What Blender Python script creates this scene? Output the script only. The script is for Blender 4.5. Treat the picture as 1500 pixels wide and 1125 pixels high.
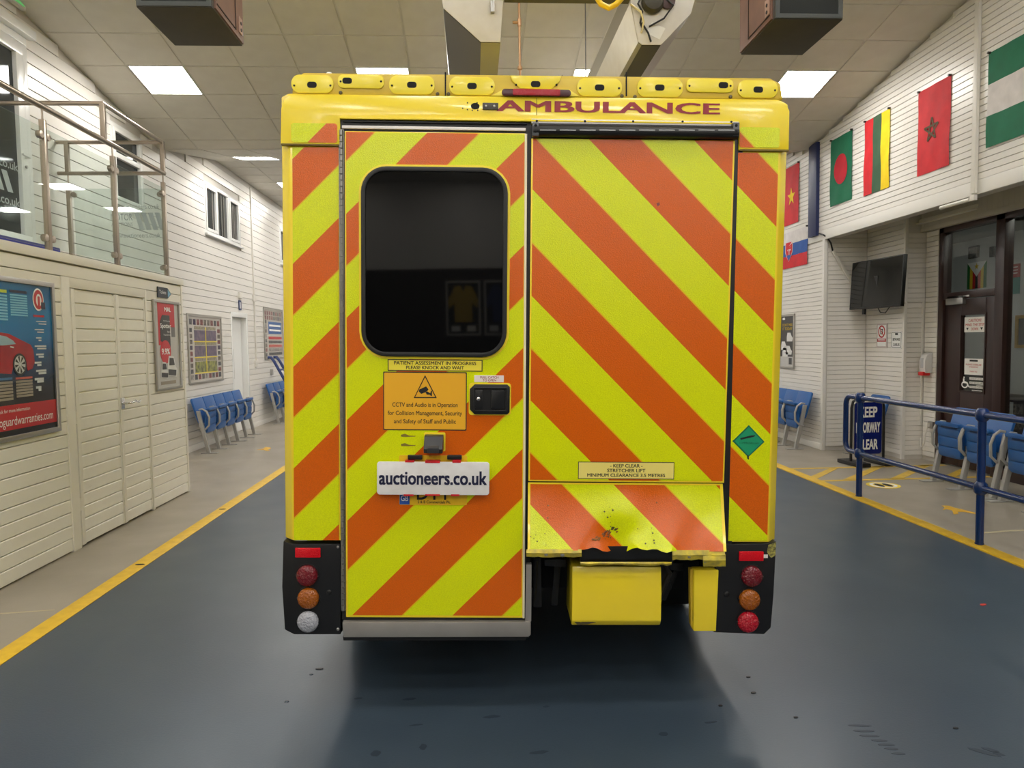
import bpy, bmesh, math, random
from mathutils import Vector, Matrix
random.seed(7)
for o in list(bpy.data.objects): bpy.data.objects.remove(o)
SC = bpy.context.scene
COL = SC.collection

# ------------------------------------------------------------------ camera
F, PITCH, YAW, ROLL = 1040.0, -0.05832, 0.05434, -0.01366
CAM = Vector((0, 0, 1.6))
def cam_axes():
    f = Vector((math.sin(YAW)*math.cos(PITCH), math.cos(YAW)*math.cos(PITCH), math.sin(PITCH)))
    r = Vector((math.cos(YAW), -math.sin(YAW), 0)); u = r.cross(f)
    return (math.cos(ROLL)*r+math.sin(ROLL)*u, -math.sin(ROLL)*r+math.cos(ROLL)*u, f)
RT, UP, FW = cam_axes()
cd = bpy.data.cameras.new('camera'); cam = bpy.data.objects.new('camera', cd); COL.objects.link(cam)
cd.sensor_fit = 'HORIZONTAL'; cd.sensor_width = 36; cd.lens = 36*F/1500; cd.clip_start = 0.05
cam.matrix_world = Matrix.Translation(CAM) @ Matrix((RT, UP, -FW)).transposed().to_4x4()
SC.camera = cam
# ------------------------------------------------------------------ world and exposure
w = bpy.data.worlds.new('world'); SC.world = w; w.use_nodes = True
w.node_tree.nodes['Background'].inputs[0].default_value = (0.02, 0.02, 0.02, 1)
SC.view_settings.view_transform = 'Standard'; SC.view_settings.look = 'None'
SC.view_settings.gamma = 1; SC.view_settings.use_curve_mapping = False
SC.view_settings.exposure = 0.52
LAMP = 22.0          # radiance of the ceiling panels

def ray(px, py): return RT*((px-750)/F)+UP*((562.5-py)/F)+FW
def onX(px, py, X): d = ray(px, py); return CAM+d*(X/d.x)
def onY(px, py, Y): d = ray(px, py); return CAM+d*(Y/d.y)
def onZ(px, py, Z=0): d = ray(px, py); return CAM+d*((Z-1.6)/d.z)

# ------------------------------------------------------------------ materials
def lin(c):
    c = c/255.0
    return c/12.92 if c <= .04045 else ((c+.055)/1.055)**2.4
def L(c): return (lin(c[0]), lin(c[1]), lin(c[2]), 1)
MATS = {}
def M(name, col=(200, 200, 200), rough=.5, metal=0, var=None, bump=None, spec=.5, emit=0, coat=0, rvar=None):
    if name in MATS: return MATS[name]
    m = bpy.data.materials.new(name); m.use_nodes = True; MATS[name] = m
    N = m.node_tree.nodes; K = m.node_tree.links; b = N['Principled BSDF']
    b.inputs['Base Color'].default_value = L(col); b.inputs['Roughness'].default_value = rough
    b.inputs['Metallic'].default_value = metal; b.inputs['Specular IOR Level'].default_value = spec
    b.inputs['Coat Weight'].default_value = coat; b.inputs['Coat Roughness'].default_value = .1
    if emit:
        b.inputs['Emission Color'].default_value = L(col); b.inputs['Emission Strength'].default_value = emit
    tc = N.new('ShaderNodeTexCoord')
    if var:            # (scale, second colour, amount)
        n = N.new('ShaderNodeTexNoise'); n.inputs['Scale'].default_value = var[0]; n.inputs['Detail'].default_value = 5
        K.new(tc.outputs['Object'], n.inputs['Vector'])
        r = N.new('ShaderNodeMapRange'); r.inputs[1].default_value = .35; r.inputs[2].default_value = .7
        r.inputs[4].default_value = var[2]; K.new(n.outputs[0], r.inputs[0])
        x = N.new('ShaderNodeMix'); x.data_type = 'RGBA'; x.inputs[6].default_value = L(col); x.inputs[7].default_value = L(var[1])
        K.new(r.outputs[0], x.inputs[0]); K.new(x.outputs[2], b.inputs['Base Color'])
    if bump:           # (scale, strength)
        n = N.new('ShaderNodeTexNoise'); n.inputs['Scale'].default_value = bump[0]; n.inputs['Detail'].default_value = 3
        K.new(tc.outputs['Object'], n.inputs['Vector'])
        q = N.new('ShaderNodeBump'); q.inputs['Strength'].default_value = bump[1]; q.inputs['Distance'].default_value = .01
        K.new(n.outputs[0], q.inputs['Height']); K.new(q.outputs[0], b.inputs['Normal'])
    if rvar:           # (scale, rough0, rough1)
        n = N.new('ShaderNodeTexNoise'); n.inputs['Scale'].default_value = rvar[0]; n.inputs['Detail'].default_value = 4
        K.new(tc.outputs['Object'], n.inputs['Vector'])
        r = N.new('ShaderNodeMapRange'); r.inputs[1].default_value = .3; r.inputs[2].default_value = .7
        r.inputs[3].default_value = rvar[1]; r.inputs[4].default_value = rvar[2]
        K.new(n.outputs[0], r.inputs[0]); K.new(r.outputs[0], b.inputs['Roughness'])
    return m
def glass(name, tint=(235, 245, 240), clear=.9, rough=.02):
    if name in MATS: return MATS[name]
    m = bpy.data.materials.new(name); m.use_nodes = True; MATS[name] = m
    N = m.node_tree.nodes; K = m.node_tree.links; N.clear()
    out = N.new('ShaderNodeOutputMaterial'); t = N.new('ShaderNodeBsdfTransparent'); g = N.new('ShaderNodeBsdfGlossy')
    c = L(tint); t.inputs[0].default_value = (c[0]*clear, c[1]*clear, c[2]*clear, 1)
    g.inputs['Roughness'].default_value = rough
    lw = N.new('ShaderNodeLayerWeight'); pw_ = N.new('ShaderNodeMath'); pw_.operation = 'POWER'; pw_.inputs[1].default_value = 4; K.new(lw.outputs['Facing'], pw_.inputs[0])
    fr = N.new('ShaderNodeMath'); fr.operation = 'MULTIPLY_ADD'; fr.inputs[1].default_value = .7; fr.inputs[2].default_value = .04; K.new(pw_.outputs[0], fr.inputs[0])
    x = N.new('ShaderNodeMixShader'); K.new(fr.outputs[0], x.inputs[0]); K.new(t.outputs[0], x.inputs[1]); K.new(g.outputs[0], x.inputs[2])
    K.new(x.outputs[0], out.inputs[0])
    return m
def stripes(name, sign, s0, P):
    """diagonal orange / lime reflective sheeting; sign -1: stripes rise to the right"""
    m = bpy.data.materials.new(name); m.use_nodes = True
    N = m.node_tree.nodes; K = m.node_tree.links; b = N['Principled BSDF']
    tc = N.new('ShaderNodeTexCoord'); sp = N.new('ShaderNodeSeparateXYZ'); K.new(tc.outputs['Object'], sp.inputs[0])
    def mt(op, a, bb):
        n = N.new('ShaderNodeMath'); n.operation = op
        for i, v in enumerate((a, bb)):
            if v is None: continue
            if isinstance(v, (int, float)): n.inputs[i].default_value = v
            else: K.new(v, n.inputs[i])
        return n.outputs[0]
    z = mt('MULTIPLY', sp.outputs[2], sign); s = mt('ADD', sp.outputs[0], z)
    s = mt('DIVIDE', mt('SUBTRACT', s, s0), P); fr = mt('FRACT', s, None); k = mt('LESS_THAN', fr, .5)
    edge = mt('LESS_THAN', mt('ABSOLUTE', mt('SUBTRACT', fr, .5), None), .008)
    x = N.new('ShaderNodeMix'); x.data_type = 'RGBA'; K.new(k, x.inputs[0])
    x.inputs[6].default_value = L((220, 230, 0)); x.inputs[7].default_value = L((216, 97, 0))
    n = N.new('ShaderNodeTexNoise'); n.inputs['Scale'].default_value = 260; n.inputs['Detail'].default_value = 2
    K.new(tc.outputs['Object'], n.inputs['Vector'])
    h = N.new('ShaderNodeHueSaturation'); K.new(x.outputs[2], h.inputs['Color'])
    r = N.new('ShaderNodeMapRange'); r.inputs[1].default_value = .3; r.inputs[2].default_value = .7; r.inputs[3].default_value = .88; r.inputs[4].default_value = 1.1
    K.new(n.outputs[0], r.inputs[0]); K.new(r.outputs[0], h.inputs['Value'])
    x2 = N.new('ShaderNodeMix'); x2.data_type = 'RGBA'; K.new(edge, x2.inputs[0]); K.new(h.outputs[0], x2.inputs[6]); x2.inputs[7].default_value = L((225, 190, 20))
    K.new(x2.outputs[2], b.inputs['Base Color'])
    q = N.new('ShaderNodeBump'); q.inputs['Strength'].default_value = .16; q.inputs['Distance'].default_value = .004
    v = N.new('ShaderNodeTexVoronoi'); v.inputs['Scale'].default_value = 220; K.new(tc.outputs['Object'], v.inputs['Vector'])
    K.new(v.outputs[0], q.inputs['Height']); K.new(q.outputs[0], b.inputs['Normal'])
    b.inputs['Roughness'].default_value = .22
    MATS[name] = m
    return m

# ------------------------------------------------------------------ mesh helpers
class MB:
    def __init__(s): s.v = []; s.f = []
    def add(s, vs, fs):
        n = len(s.v); s.v += [Vector(p) for p in vs]; s.f += [tuple(i+n for i in f) for f in fs]; return s
    def box(s, x0, x1, y0, y1, z0, z1):
        return s.add([(x, y, z) for z in (z0, z1) for y in (y0, y1) for x in (x0, x1)],
                     [(0, 2, 3, 1), (4, 5, 7, 6), (0, 1, 5, 4), (2, 6, 7, 3), (0, 4, 6, 2), (1, 3, 7, 5)])
    def prism(s, pts, off):
        """pts: closed 3d outline; off: extrusion vector"""
        n = len(pts); a = [Vector(p) for p in pts]; b = [p+Vector(off) for p in a]
        nrm = Vector((0, 0, 0))
        for i in range(n): nrm += a[i].cross(a[(i+1) % n])
        if nrm.dot(Vector(off)) > 0: a.reverse(); b.reverse()
        return s.add(a+b, [tuple(range(n)), tuple(range(2*n-1, n-1, -1))]+[(i, i+n, (i+1) % n+n, (i+1) % n) for i in range(n)])
    def cyl(s, p0, p1, r0, r1=None, n=12):
        r1 = r0 if r1 is None else r1
        p0 = Vector(p0); p1 = Vector(p1); d = (p1-p0).normalized()
        a = d.orthogonal().normalized(); b = d.cross(a)
        vs = [p+(a*math.cos(t)+b*math.sin(t))*r for p, r in ((p0, r0), (p1, r1)) for t in [2*math.pi*i/n for i in range(n)]]
        return s.add(vs, [(i, (i+1) % n, (i+1) % n+n, i+n) for i in range(n)]+[tuple(range(n-1, -1, -1)), tuple(range(n, 2*n))])
    def tube(s, path, r, n=10):
        path = [Vector(p) for p in path]; rings = []; a = None
        for i, p in enumerate(path):
            d = (path[min(i+1, len(path)-1)]-path[max(i-1, 0)]).normalized()
            if a is None: a = d.orthogonal().normalized()
            else: a = (a-d*a.dot(d)).normalized()
            b = d.cross(a); rings.append([p+(a*math.cos(t)+b*math.sin(t))*r for t in [2*math.pi*k/n for k in range(n)]])
        vs = [q for g in rings for q in g]; fs = []
        for i in range(len(path)-1):
            for k in range(n): fs.append((i*n+k, i*n+(k+1) % n, (i+1)*n+(k+1) % n, (i+1)*n+k))
        m = len(vs); fs += [tuple(range(n-1, -1, -1)), tuple(range(m-n, m))]
        return s.add(vs, fs)
    def lathe(s, base, axis, prof, n=20):
        """prof: (radius, height along axis) from base"""
        base = Vector(base); d = Vector(axis).normalized(); a = d.orthogonal().normalized(); b = d.cross(a)
        vs = []; fs = []
        for r, h in prof:
            for i in range(n):
                t = 2*math.pi*i/n; vs.append(base+d*h+(a*math.cos(t)+b*math.sin(t))*max(r, 1e-4))
        for j in range(len(prof)-1):
            for i in range(n): fs.append((j*n+i, j*n+(i+1) % n, (j+1)*n+(i+1) % n, (j+1)*n+i))
        m = len(vs); fs += [tuple(range(n-1, -1, -1)), tuple(range(m-n, m))]
        return s.add(vs, fs)
    def mesh(s, name, mat, bevel=0, smooth=False, seg=2):
        me = bpy.data.meshes.new(name); me.from_pydata([tuple(p) for p in s.v], [], s.f)
        if bevel:
            bm = bmesh.new(); bm.from_mesh(me)
            es = [e for e in bm.edges if len(e.link_faces) == 2 and e.calc_face_angle(0) > .5]
            bmesh.ops.bevel(bm, geom=es, offset=bevel, segments=seg, affect='EDGES', profile=.6, clamp_overlap=True)
            bm.to_mesh(me); bm.free()
        if mat: me.materials.append(mat)
        if smooth or bevel:
            for p in me.polygons: p.use_smooth = True
            try: me.set_sharp_from_angle(angle=math.radians(38))
            except Exception: pass
        me.update(); return me
    def build(s, name, mat, parent=None, bevel=0, smooth=False, seg=2):
        o = bpy.data.objects.new(name, s.mesh(name, mat, bevel, smooth, seg)); COL.objects.link(o); o.parent = parent; return o
def tag(o, label=None, cat=None, group=None, kind=None):
    if label: o['label'] = label
    if cat: o['category'] = cat
    if group: o['group'] = group
    if kind: o['kind'] = kind
    return o
def thing(name, label, cat, loc=(0, 0, 0), rz=0, group=None):
    o = bpy.data.objects.new(name, None); COL.objects.link(o); o.location = loc; o.rotation_euler = (0, 0, rz)
    o.empty_display_size = .1
    return tag(o, label, cat, group)
def struct(o, label): return tag(o, label, kind='structure')
def copy_tree(o, parent=None):
    c = o.copy(); COL.objects.link(c); c.parent = parent
    for ch in list(o.children): copy_tree(ch, c)
    return c
class Fr:
    """a plane to build on: origin, right, up; w runs outwards"""
    def __init__(s, o, ex, ey): s.o = Vector(o); s.ex = Vector(ex).normalized(); s.ey = Vector(ey).normalized(); s.n = s.ex.cross(s.ey)
    def p(s, u, v, w=0): return s.o+s.ex*u+s.ey*v+s.n*w
def slab(name, pts, w0, w1, fr, mat, parent=None, bevel=0, mb=None):
    b = mb or MB(); b.prism([fr.p(u, v, w0) for u, v in pts], fr.n*(w1-w0))
    return b.build(name, mat, parent, bevel) if not mb else b
def rc(u0, u1, v0, v1): return [(u0, v0), (u1, v0), (u1, v1), (u0, v1)]
def rr(u0, u1, v0, v1, r, n=6):
    out = []
    for cx, cy, a in ((u1-r, v0+r, -90), (u1-r, v1-r, 0), (u0+r, v1-r, 90), (u0+r, v0+r, 180)):
        for i in range(n+1):
            t = math.radians(a+90*i/n); out.append((cx+r*math.cos(t), cy+r*math.sin(t)))
    return out
def ell(cx, cy, a, b, n=24): return [(cx+a*math.cos(2*math.pi*i/n), cy+b*math.sin(2*math.pi*i/n)) for i in range(n)]
def star(cx, cy, R, r=None, n=5):
    r = r or R*.382; return [(cx+(R if i % 2 == 0 else r)*math.sin(math.pi*i/n), cy+(R if i % 2 == 0 else r)*math.cos(math.pi*i/n)) for i in range(2*n)]
def ring(name, outer, inner, w0, w1, fr, mat, parent=None, bevel=0):
    b = MB(); n = len(outer); vs = []
    for w in (w0, w1):
        for pts in (outer, inner): vs += [fr.p(u, v, w) for u, v in pts]
    fs = []
    for i in range(n):
        j = (i+1) % n
        fs += [(2*n+i, 2*n+j, 3*n+j, 3*n+i), (i, n+i, n+j, j), (i, j, 2*n+j, 2*n+i), (n+j, n+i, 3*n+i, 3*n+j)]
    b.add(vs, fs); return b.build(name, mat, parent, bevel)
TEXTS = []
def text(name, s, fr, box, w, mat, parent, bold=0, fit=True, shear=0):
    """lettering on plane fr inside box (u0,u1,v0,v1); made into a mesh at the end"""
    c = bpy.data.curves.new('t', 'FONT'); c.body = s; c.size = 1; c.extrude = 0; c.shear = shear; c.resolution_u = 3
    c.align_x = 'CENTER'
    o = bpy.data.objects.new('t', c); COL.objects.link(o); TEXTS.append((o, name, fr, box, w, mat, parent, fit, bold))
def finish_texts():
    bpy.context.view_layer.update(); dg = bpy.context.evaluated_depsgraph_get()
    for o, name, fr, box, w, mat, parent, fit, bold in TEXTS:
        me = bpy.data.meshes.new_from_object(o.evaluated_get(dg))
        xs = [v.co.x for v in me.vertices]; ys = [v.co.y for v in me.vertices]
        x0, x1, y0, y1 = min(xs), max(xs), min(ys), max(ys); u0, u1, v0, v1 = box
        sx = (u1-u0)/(x1-x0); sy = (v1-v0)/(y1-y0)
        if not fit: sx = sy = min(sx, sy)
        cu, cv = (u0+u1)/2, (v0+v1)/2
        V = [v.co.copy() for v in me.vertices]; Fc = [tuple(p.vertices) for p in me.polygons]; bpy.data.meshes.remove(me)
        b = MB(); k = bold*1.3
        for j, (dx, dy) in enumerate(((0, 0), (-k, k*.6), (k, k*.6), (-k, -k*.6), (k, -k*.6)) if bold else ((0, 0),)):
            b.add([fr.p(cu+(q.x+dx-(x0+x1)/2)*sx, cv+(q.y+dy-(y0+y1)/2)*sy, w+.00003*j) for q in V], Fc)
        me = b.mesh(name, mat)
        n = bpy.data.objects.new(name, me); COL.objects.link(n); n.parent = parent
        bpy.data.objects.remove(o)

# ================================================================== THE HALL
XL, XP, XR, XD, XC = -4.32, -3.18, 4.98, 5.9, 5.6
Y0, Y1 = -8.5, 20.0
YV, ZV, SL, YF = 10.3, 4.36, .18, 12.6
def ceil_z(y):
    if y < 1: return ceil_z(1)-.125*(1-y)
    if y <= YV: return ZV+SL*(YV-y)
    if y <= YF: return ZV+SL*(y-YV)
    return ZV+SL*(YF-YV)
white = M('white_board', (232, 228, 222), .32, var=(3, (222, 217, 209), .6))
white2 = M('white_paint', (230, 227, 221), .5)
cream = M('cream_board', (238, 234, 223), .38, var=(4, (230, 225, 213), .6))
creamd = M('cream_trim', (234, 229, 217), .45)
back = M('board_backing', (205, 200, 192), .7)
upvc = M('upvc', (238, 238, 236), .25)

# floor
def floor_mat(name, a, b, rough0, rough1, bump):
    return M(name, a, .4, var=(1.3, b, .8), rvar=(2.2, rough0, rough1), bump=bump)
blue = floor_mat('blue_floor_paint', (56, 69, 82), (64, 77, 89), .29, .34, (90, .05))
beige = floor_mat('beige_floor_paint', (158, 150, 136), (148, 140, 126), .28, .44, (60, .05))
yel = M('yellow_line_paint', (232, 190, 40), .45, var=(14, (205, 160, 30), .6))
o = MB().box(-2.42, 3.76, Y0, Y1, -.1, 0).build('floor', blue); struct(o, 'glossy slate blue painted floor lane under the ambulance')
o = MB().box(-6.5, -2.42, Y0, Y1, -.1, 0).build('floor', beige); struct(o, 'beige painted floor strip beside the cream panelled box room')
o = MB().box(3.76, 9.5, Y0, Y1, -.1, 0).build('floor', beige); struct(o, 'beige painted floor strip beside the brown glazed door')
o = MB().box(-2.54, -2.42, Y0, Y1, -.02, .004).build('trim_1', yel, bevel=.003); struct(o, 'yellow painted line along the floor by the cream box room')
o = MB().box(3.76, 3.88, Y0, Y1, -.02, .012).build('trim_2', yel, bevel=.008); struct(o, 'yellow painted kerb line along the floor under the blue pipe rail')
for px, py, wh_ in ((205, 827, 'opposite the cupboard door'), (326, 746, 'past the box room corner')):
    p = onZ(px, py, .004)
    tag(slab('drain_slot', ell(p.x, p.y, .034, .016), .0045, .006, Fr((0, 0, 0), (1, 0, 0), (0, 1, 0)), M('black_slot', (28, 26, 24), .8)),
        'small dark oval slot in the yellow floor line '+wh_, 'slot', 'oval slots in the yellow line')

# boards ------------------------------------------------------------
BOARD = {}
def board_mesh(pitch, mat):
    k = (pitch, mat.name)
    if k not in BOARD:
        h = pitch-(.006 if pitch > .08 else .0036); c = .006 if pitch > .08 else .003
        prof = [(-.012, 0), (.010, 0), (.012, c*.6), (.012, h-c), (.006, h), (-.012, h)]
        b = MB(); b.prism([(-.5, y, z) for y, z in prof], (1, 0, 0)); BOARD[k] = b.mesh('board', mat)
    return BOARD[k]
def boards(wall, kind, plane, s0, s1, z0, z1, pitch, mat, holes=(), top=None, name='board'):
    """kind: '+x','-x','-y' the way the face looks; s runs along y (or x for -y)"""
    me = board_mesh(pitch, mat); rot = {'+x': -math.pi/2, '-x': math.pi/2, '-y': math.pi}[kind]
    z = z0; st = .04
    while z < z1-.01:
        zt = z+pitch; n = int(round((s1-s0)/st)); ok = []
        for i in range(n):
            s = s0+(i+.5)*st; g = True
            if top and top(s) < zt-.01: g = False
            for (a, b, c, d) in holes:
                if a < s < b and zt > c+.01 and z < d-.01: g = False
            ok.append(g)
        i = 0
        while i < n:
            if ok[i]:
                j = i
                while j < n and ok[j]: j += 1
                a, b = s0+i*st, min(s1, s0+j*st)
                for (h0, h1, c, d) in holes:
                    if zt > c+.01 and z < d-.01:
                        if abs(a-h1) < .05: a = h1
                        if abs(b-h0) < .05: b = h0
                if b-a > .03:
                    o = bpy.data.objects.new(name, me); COL.objects.link(o); o.parent = wall
                    m = (a+b)/2; o.location = (m, plane, z) if kind == '-y' else (plane, m, z)
                    o.rotation_euler = (0, 0, rot); o.scale = (b-a, 1, 1)
                i = j
            else: i += 1
        z = zt

# left wall -----------------------------------------------------------
def wall_slab(name, kind, plane, s0, s1, zb, zt, mat, label, holes=(), thick=.15):
    """backing wall made of rectangles round its holes (holes sorted along s, not overlapping in s)"""
    b = MB(); segs = []
    ed = sorted({s0, s1}|{h[0] for h in holes}|{h[1] for h in holes})
    for a, c in zip(ed, ed[1:]):
        m_ = (a+c)/2; zz = zb
        for h in sorted((h for h in holes if h[0] < m_ < h[1]), key=lambda h: h[2]):
            segs.append((a, c, zz, h[2])); zz = h[3]
        segs.append((a, c, zz, None))
    for a, c, z0, z1 in segs:
        if c-a < 1e-3 or (z1 is not None and z1-z0 < 1e-3): continue
        cuts = sorted({a, c}|{q for q in (1, YV, YF) if a < q < c}) if callable(zt) else [a, c]
        for p, q in zip(cuts, cuts[1:]):
            ta = z1 if z1 is not None else (zt(p) if callable(zt) else zt); tb = z1 if z1 is not None else (zt(q) if callable(zt) else zt)
            w0, w1 = -.012, -.012-thick
            sg = 1 if kind == '+x' else -1
            if kind == '-y': b.prism([(p, plane+.012, z0), (q, plane+.012, z0), (q, plane+.012, tb), (p, plane+.012, ta)], (0, thick, 0))
            else: b.prism([(plane-sg*.012, p, z0), (plane-sg*.012, q, z0), (plane-sg*.012, q, tb), (plane-sg*.012, p, ta)], (-sg*thick, 0, 0))
    o = b.build(name, mat); return struct(o, label)

P = lambda px, py, X=XL: onX(px, py, X)
win1 = (11.92, 13.70, 3.45, 4.30); win2 = (16.43, 18.2, 3.45, 4.30); fdoor = (13.04, 13.85, 0, 2.14)
dwin = (8.95, 9.78, 3.36, 4.34); ddoor = (6.05, 7.36, 2.40, 4.62)
lh = [win1, win2, fdoor, dwin, ddoor]
wl = wall_slab('wall_left', '+x', XL, Y0, Y1, 0, ceil_z, back, 'white boarded hall wall with small windows behind the balcony', lh)
boards(wl, '+x', XL, 8.0, 19.6, .1, 2.6, .105, white, lh)
boards(wl, '+x', XL, 4.0, 19.6, 2.62, 5.4, .128, white, lh, ceil_z)
o = MB().box(XL, XL+.02, 8.0, 13.0, 0, .1).build('baseboard_left', white2, bevel=.004); struct(o, 'white baseboard under the blue seats below the picture board')
o = MB().box(XL, XL+.02, 13.9, 19.9, 0, .1).build('baseboard_left', white2, bevel=.004); struct(o, 'white baseboard beyond the far white side door')
wb = wall_slab('wall_back', '-y', Y1-.1, -6.5, 9.5, 0, 4.8, white2, 'plain white end wall behind the ambulance')
o = MB().box(-6.5, 9.5, Y0-.15, Y0, 0, 6.2).build('wall_front', white2); struct(o, 'white wall at the auction rostrum end behind the photographer')

# ceiling -------------------------------------------------------------
tile = M('ceiling_tile', (214, 209, 198), .85, var=(5, (206, 200, 189), .7), bump=(120, .08))
grid = M('ceiling_grid', (205, 200, 190), .6)
ys = [Y0, 1, YV, YF, Y1]
b = MB()
for a, c in zip(ys, ys[1:]):
    b.prism([(-6.6, a, ceil_z(a)), (9.6, a, ceil_z(a)), (9.6, c, ceil_z(c)), (-6.6, c, ceil_z(c))], (0, 0, .12))
ceiling = struct(b.build('ceiling', grid), 'suspended tile ceiling folding down to a valley above the ambulance')
PX, XT0 = .6225, -3.775-.6225
LCOL = [-3.775, -1.272, 1.225, 3.715]
rowA = [YV-.275-.585*k for k in range(0, 6)]          # boundaries on the near slope (going nearer)
rowsN = [(YV-.275, YV)]+[(YV-.275-.585*(k+1), YV-.275-.585*k) for k in range(6)]
rowsU = [(10.32, 10.50), (10.50, 11.085), (11.085, 11.67), (11.67, 12.255), (12.255, YF)]
rowsF = [(YF, 13.04)]+[(13.04+.6*k, 13.64+.6*k) for k in range(9)]
tmesh = {}
frl = M('light_frame', (240, 240, 238), .4); lamp = M('led_diffuser', (255, 252, 246), .5, emit=LAMP)
def tilt(y): return -math.atan(SL) if 1 <= y <= YV else (math.atan(SL) if YV < y < YF else (math.atan(.125) if y < 1 else 0))
def light(x, y, sx=.585, sy=.585, lab=None):
    t = thing('ceiling_light', lab, 'ceiling light', (x, y, ceil_z(y)-.008), 0); t.rotation_euler = (tilt(y), 0, 0)
    b = MB(); h = .3
    for q in ((-h, h, -h, -h+.012), (-h, h, h-.012, h), (-h, -h+.012, -h+.012, h-.012), (h-.012, h, -h+.012, h-.012)): b.box(*q, -.006, .012)
    b.build('frame', frl, t); MB().box(-h+.012, h-.012, -h+.012, h-.012, -.003, .008).build('diffuser', lamp, t)
    return t
lit = set()
for j, (ya, yb, rows) in enumerate([r+('N',) for r in rowsN]+[r+('U',) for r in rowsU]+[r+('F',) for r in rowsF]):
    ym = (ya+yb)/2
    if yb > 17.3: continue
    for i in range(16):
        xa = XT0+PX*i; xb = xa+PX
        if xa < XL: xa = XL+.01
        if xb > XR: xb = XR-.01
        if xb-xa < .06: continue
        isl = (i-1) % 4 == 0 and (abs(ya-8.27) < .05 or abs(ya-11.67) < .02 or abs(ya-14.24) < .02 or abs(ya-16.64) < .02)
        if isl: lit.add((round(xa, 3), round(ym, 3))); continue
        k = (round(xb-xa, 3), round(yb-ya, 3))
        if k not in tmesh:
            hx, hy = k[0]/2-.007, (k[1]/2-.007)/math.cos(math.atan(SL) if rows != 'F' else 0)
            if hy < .02: continue
            b = MB(); c = .006
            b.add([(-hx, -hy, .01), (hx, -hy, .01), (hx, hy, .01), (-hx, hy, .01), (-hx+c, -hy+c, -.006), (hx-c, -hy+c, -.006), (hx-c, hy-c, -.006), (-hx+c, hy-c, -.006)],
                  [(0, 1, 5, 4), (1, 2, 6, 5), (2, 3, 7, 6), (3, 0, 4, 7), (7, 6, 5, 4)][::1])
            tmesh[k] = b.mesh('ceiling_tile', tile)
        o = bpy.data.objects.new('ceiling_tile', tmesh[k]); COL.objects.link(o); o.parent = ceiling
        o.location = ((xa+xb)/2, ym, ceil_z(ym)-.001); o.rotation_euler = (tilt(ym), 0, 0)
where = {0: 'on the side of the balcony', 1: 'over the ambulance door side', 2: 'over the stretcher lift side', 3: 'on the side of the wall flags'}
row = {8: 'square white panel light on the near ceiling slope ', 11: 'thin panel light past the ceiling valley ', 14: 'panel light on the far flat ceiling ', 16: 'farthest panel light on the flat ceiling '}
for xa, ym in sorted(lit):
    i = min(range(4), key=lambda q: abs(LCOL[q]-xa))
    light(xa+PX/2, ym, lab=row[int(ym)]+where[i])
for yy in (4.6, 1.8, -.8, -3.0, -5.2, -7.4):  # panels out of view, extra rows added to brighten the ambulance rear
    for i in range(4): tag(light(LCOL[i]+PX/2, yy, lab='square white ceiling panel light out of view, its rows packed closer as fill behind the photographer'), group='unseen fill panel lights behind the photographer')

# right wall ----------------------------------------------------------
ZB = 3.0
wr = wall_slab('wall_right', '-x', XR, Y0, Y1, ZB, ceil_z, back, 'white boarded upper wall hung with national flags', ())
boards(wr, '-x', XR, 4.5, 17.5, ZB+.13, 5.4, .064, white, (), ceil_z)
MB().box(XR-.014, XR+.02, Y0, Y1, ZB-.01, ZB+.128).build('fascia_board', white2, wr, bevel=.003)
wr2 = wall_slab('wall_right', '-x', XR, 9.84, Y1, 0, ZB, back, 'white boarded lower wall behind the far blue seats and dark poster')
boards(wr2, '-x', XR, 9.88, 17.5, .09, ZB-.02, .064, white)
MB().box(XR-.02, XR, 9.86, Y1, 0, .09).build('baseboard', white2, wr2, bevel=.004)
MB().box(XR-.022, XR+.03, 9.825, 9.875, 0, ZB).build('corner_trim', white2, wr2, bevel=.004)
wr3 = wall_slab('wall_right', '-y', 9.84, XR+.0, XC, 0, 3.25, back, 'white boarded return wall beside the television')
boards(wr3, '-y', 9.84, XR+.04, XC, .06, 3.2, .064, white)
wr4 = wall_slab('wall_right', '-x', XC, 8.95, 9.84, 0, 3.25, back, 'white boarded recess wall behind the television', thick=.3)
boards(wr4, '-x', XC, 8.97, 9.835, .06, 3.2, .064, white)
wr5 = wall_slab('wall_right', '-y', 8.95, XC, 5.88, 0, 3.25, back, 'narrow white boarded pilaster face beside the hand sanitiser')
boards(wr5, '-y', 8.95, XC+.02, 5.86, .06, 2.95, .064, white)
MB().box(XC-.02, XC+.02, 8.93, 8.97, 0, 3.2).build('corner_trim', white2, wr5, bevel=.004)
ydoor = onX(1382, 334, XD).y
wr6 = wall_slab('wall_right', '-x', XD-.04, ydoor, 8.95, 0, 3.25, back, 'white boarded wall strip holding the hand sanitiser', thick=.1)
boards(wr6, '-x', XD-.04, ydoor+.01, 8.93, .06, 2.95, .064, white)
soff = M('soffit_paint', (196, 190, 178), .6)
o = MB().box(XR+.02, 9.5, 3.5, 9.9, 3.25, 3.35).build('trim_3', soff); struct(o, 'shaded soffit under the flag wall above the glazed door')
hd = MB().box(5.80, 5.92, 3.5, 8.95, 2.95, 3.25).build('trim_4', back); struct(hd, 'header of upright boards above the brown glazed door')
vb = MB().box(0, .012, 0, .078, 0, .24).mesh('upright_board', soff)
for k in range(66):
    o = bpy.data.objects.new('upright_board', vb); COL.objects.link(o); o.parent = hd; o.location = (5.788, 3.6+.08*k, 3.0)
MB().box(5.775, 5.93, 3.5, 8.93, 2.945, 3.0).build('header_trim', soff, hd, bevel=.004)

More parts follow.
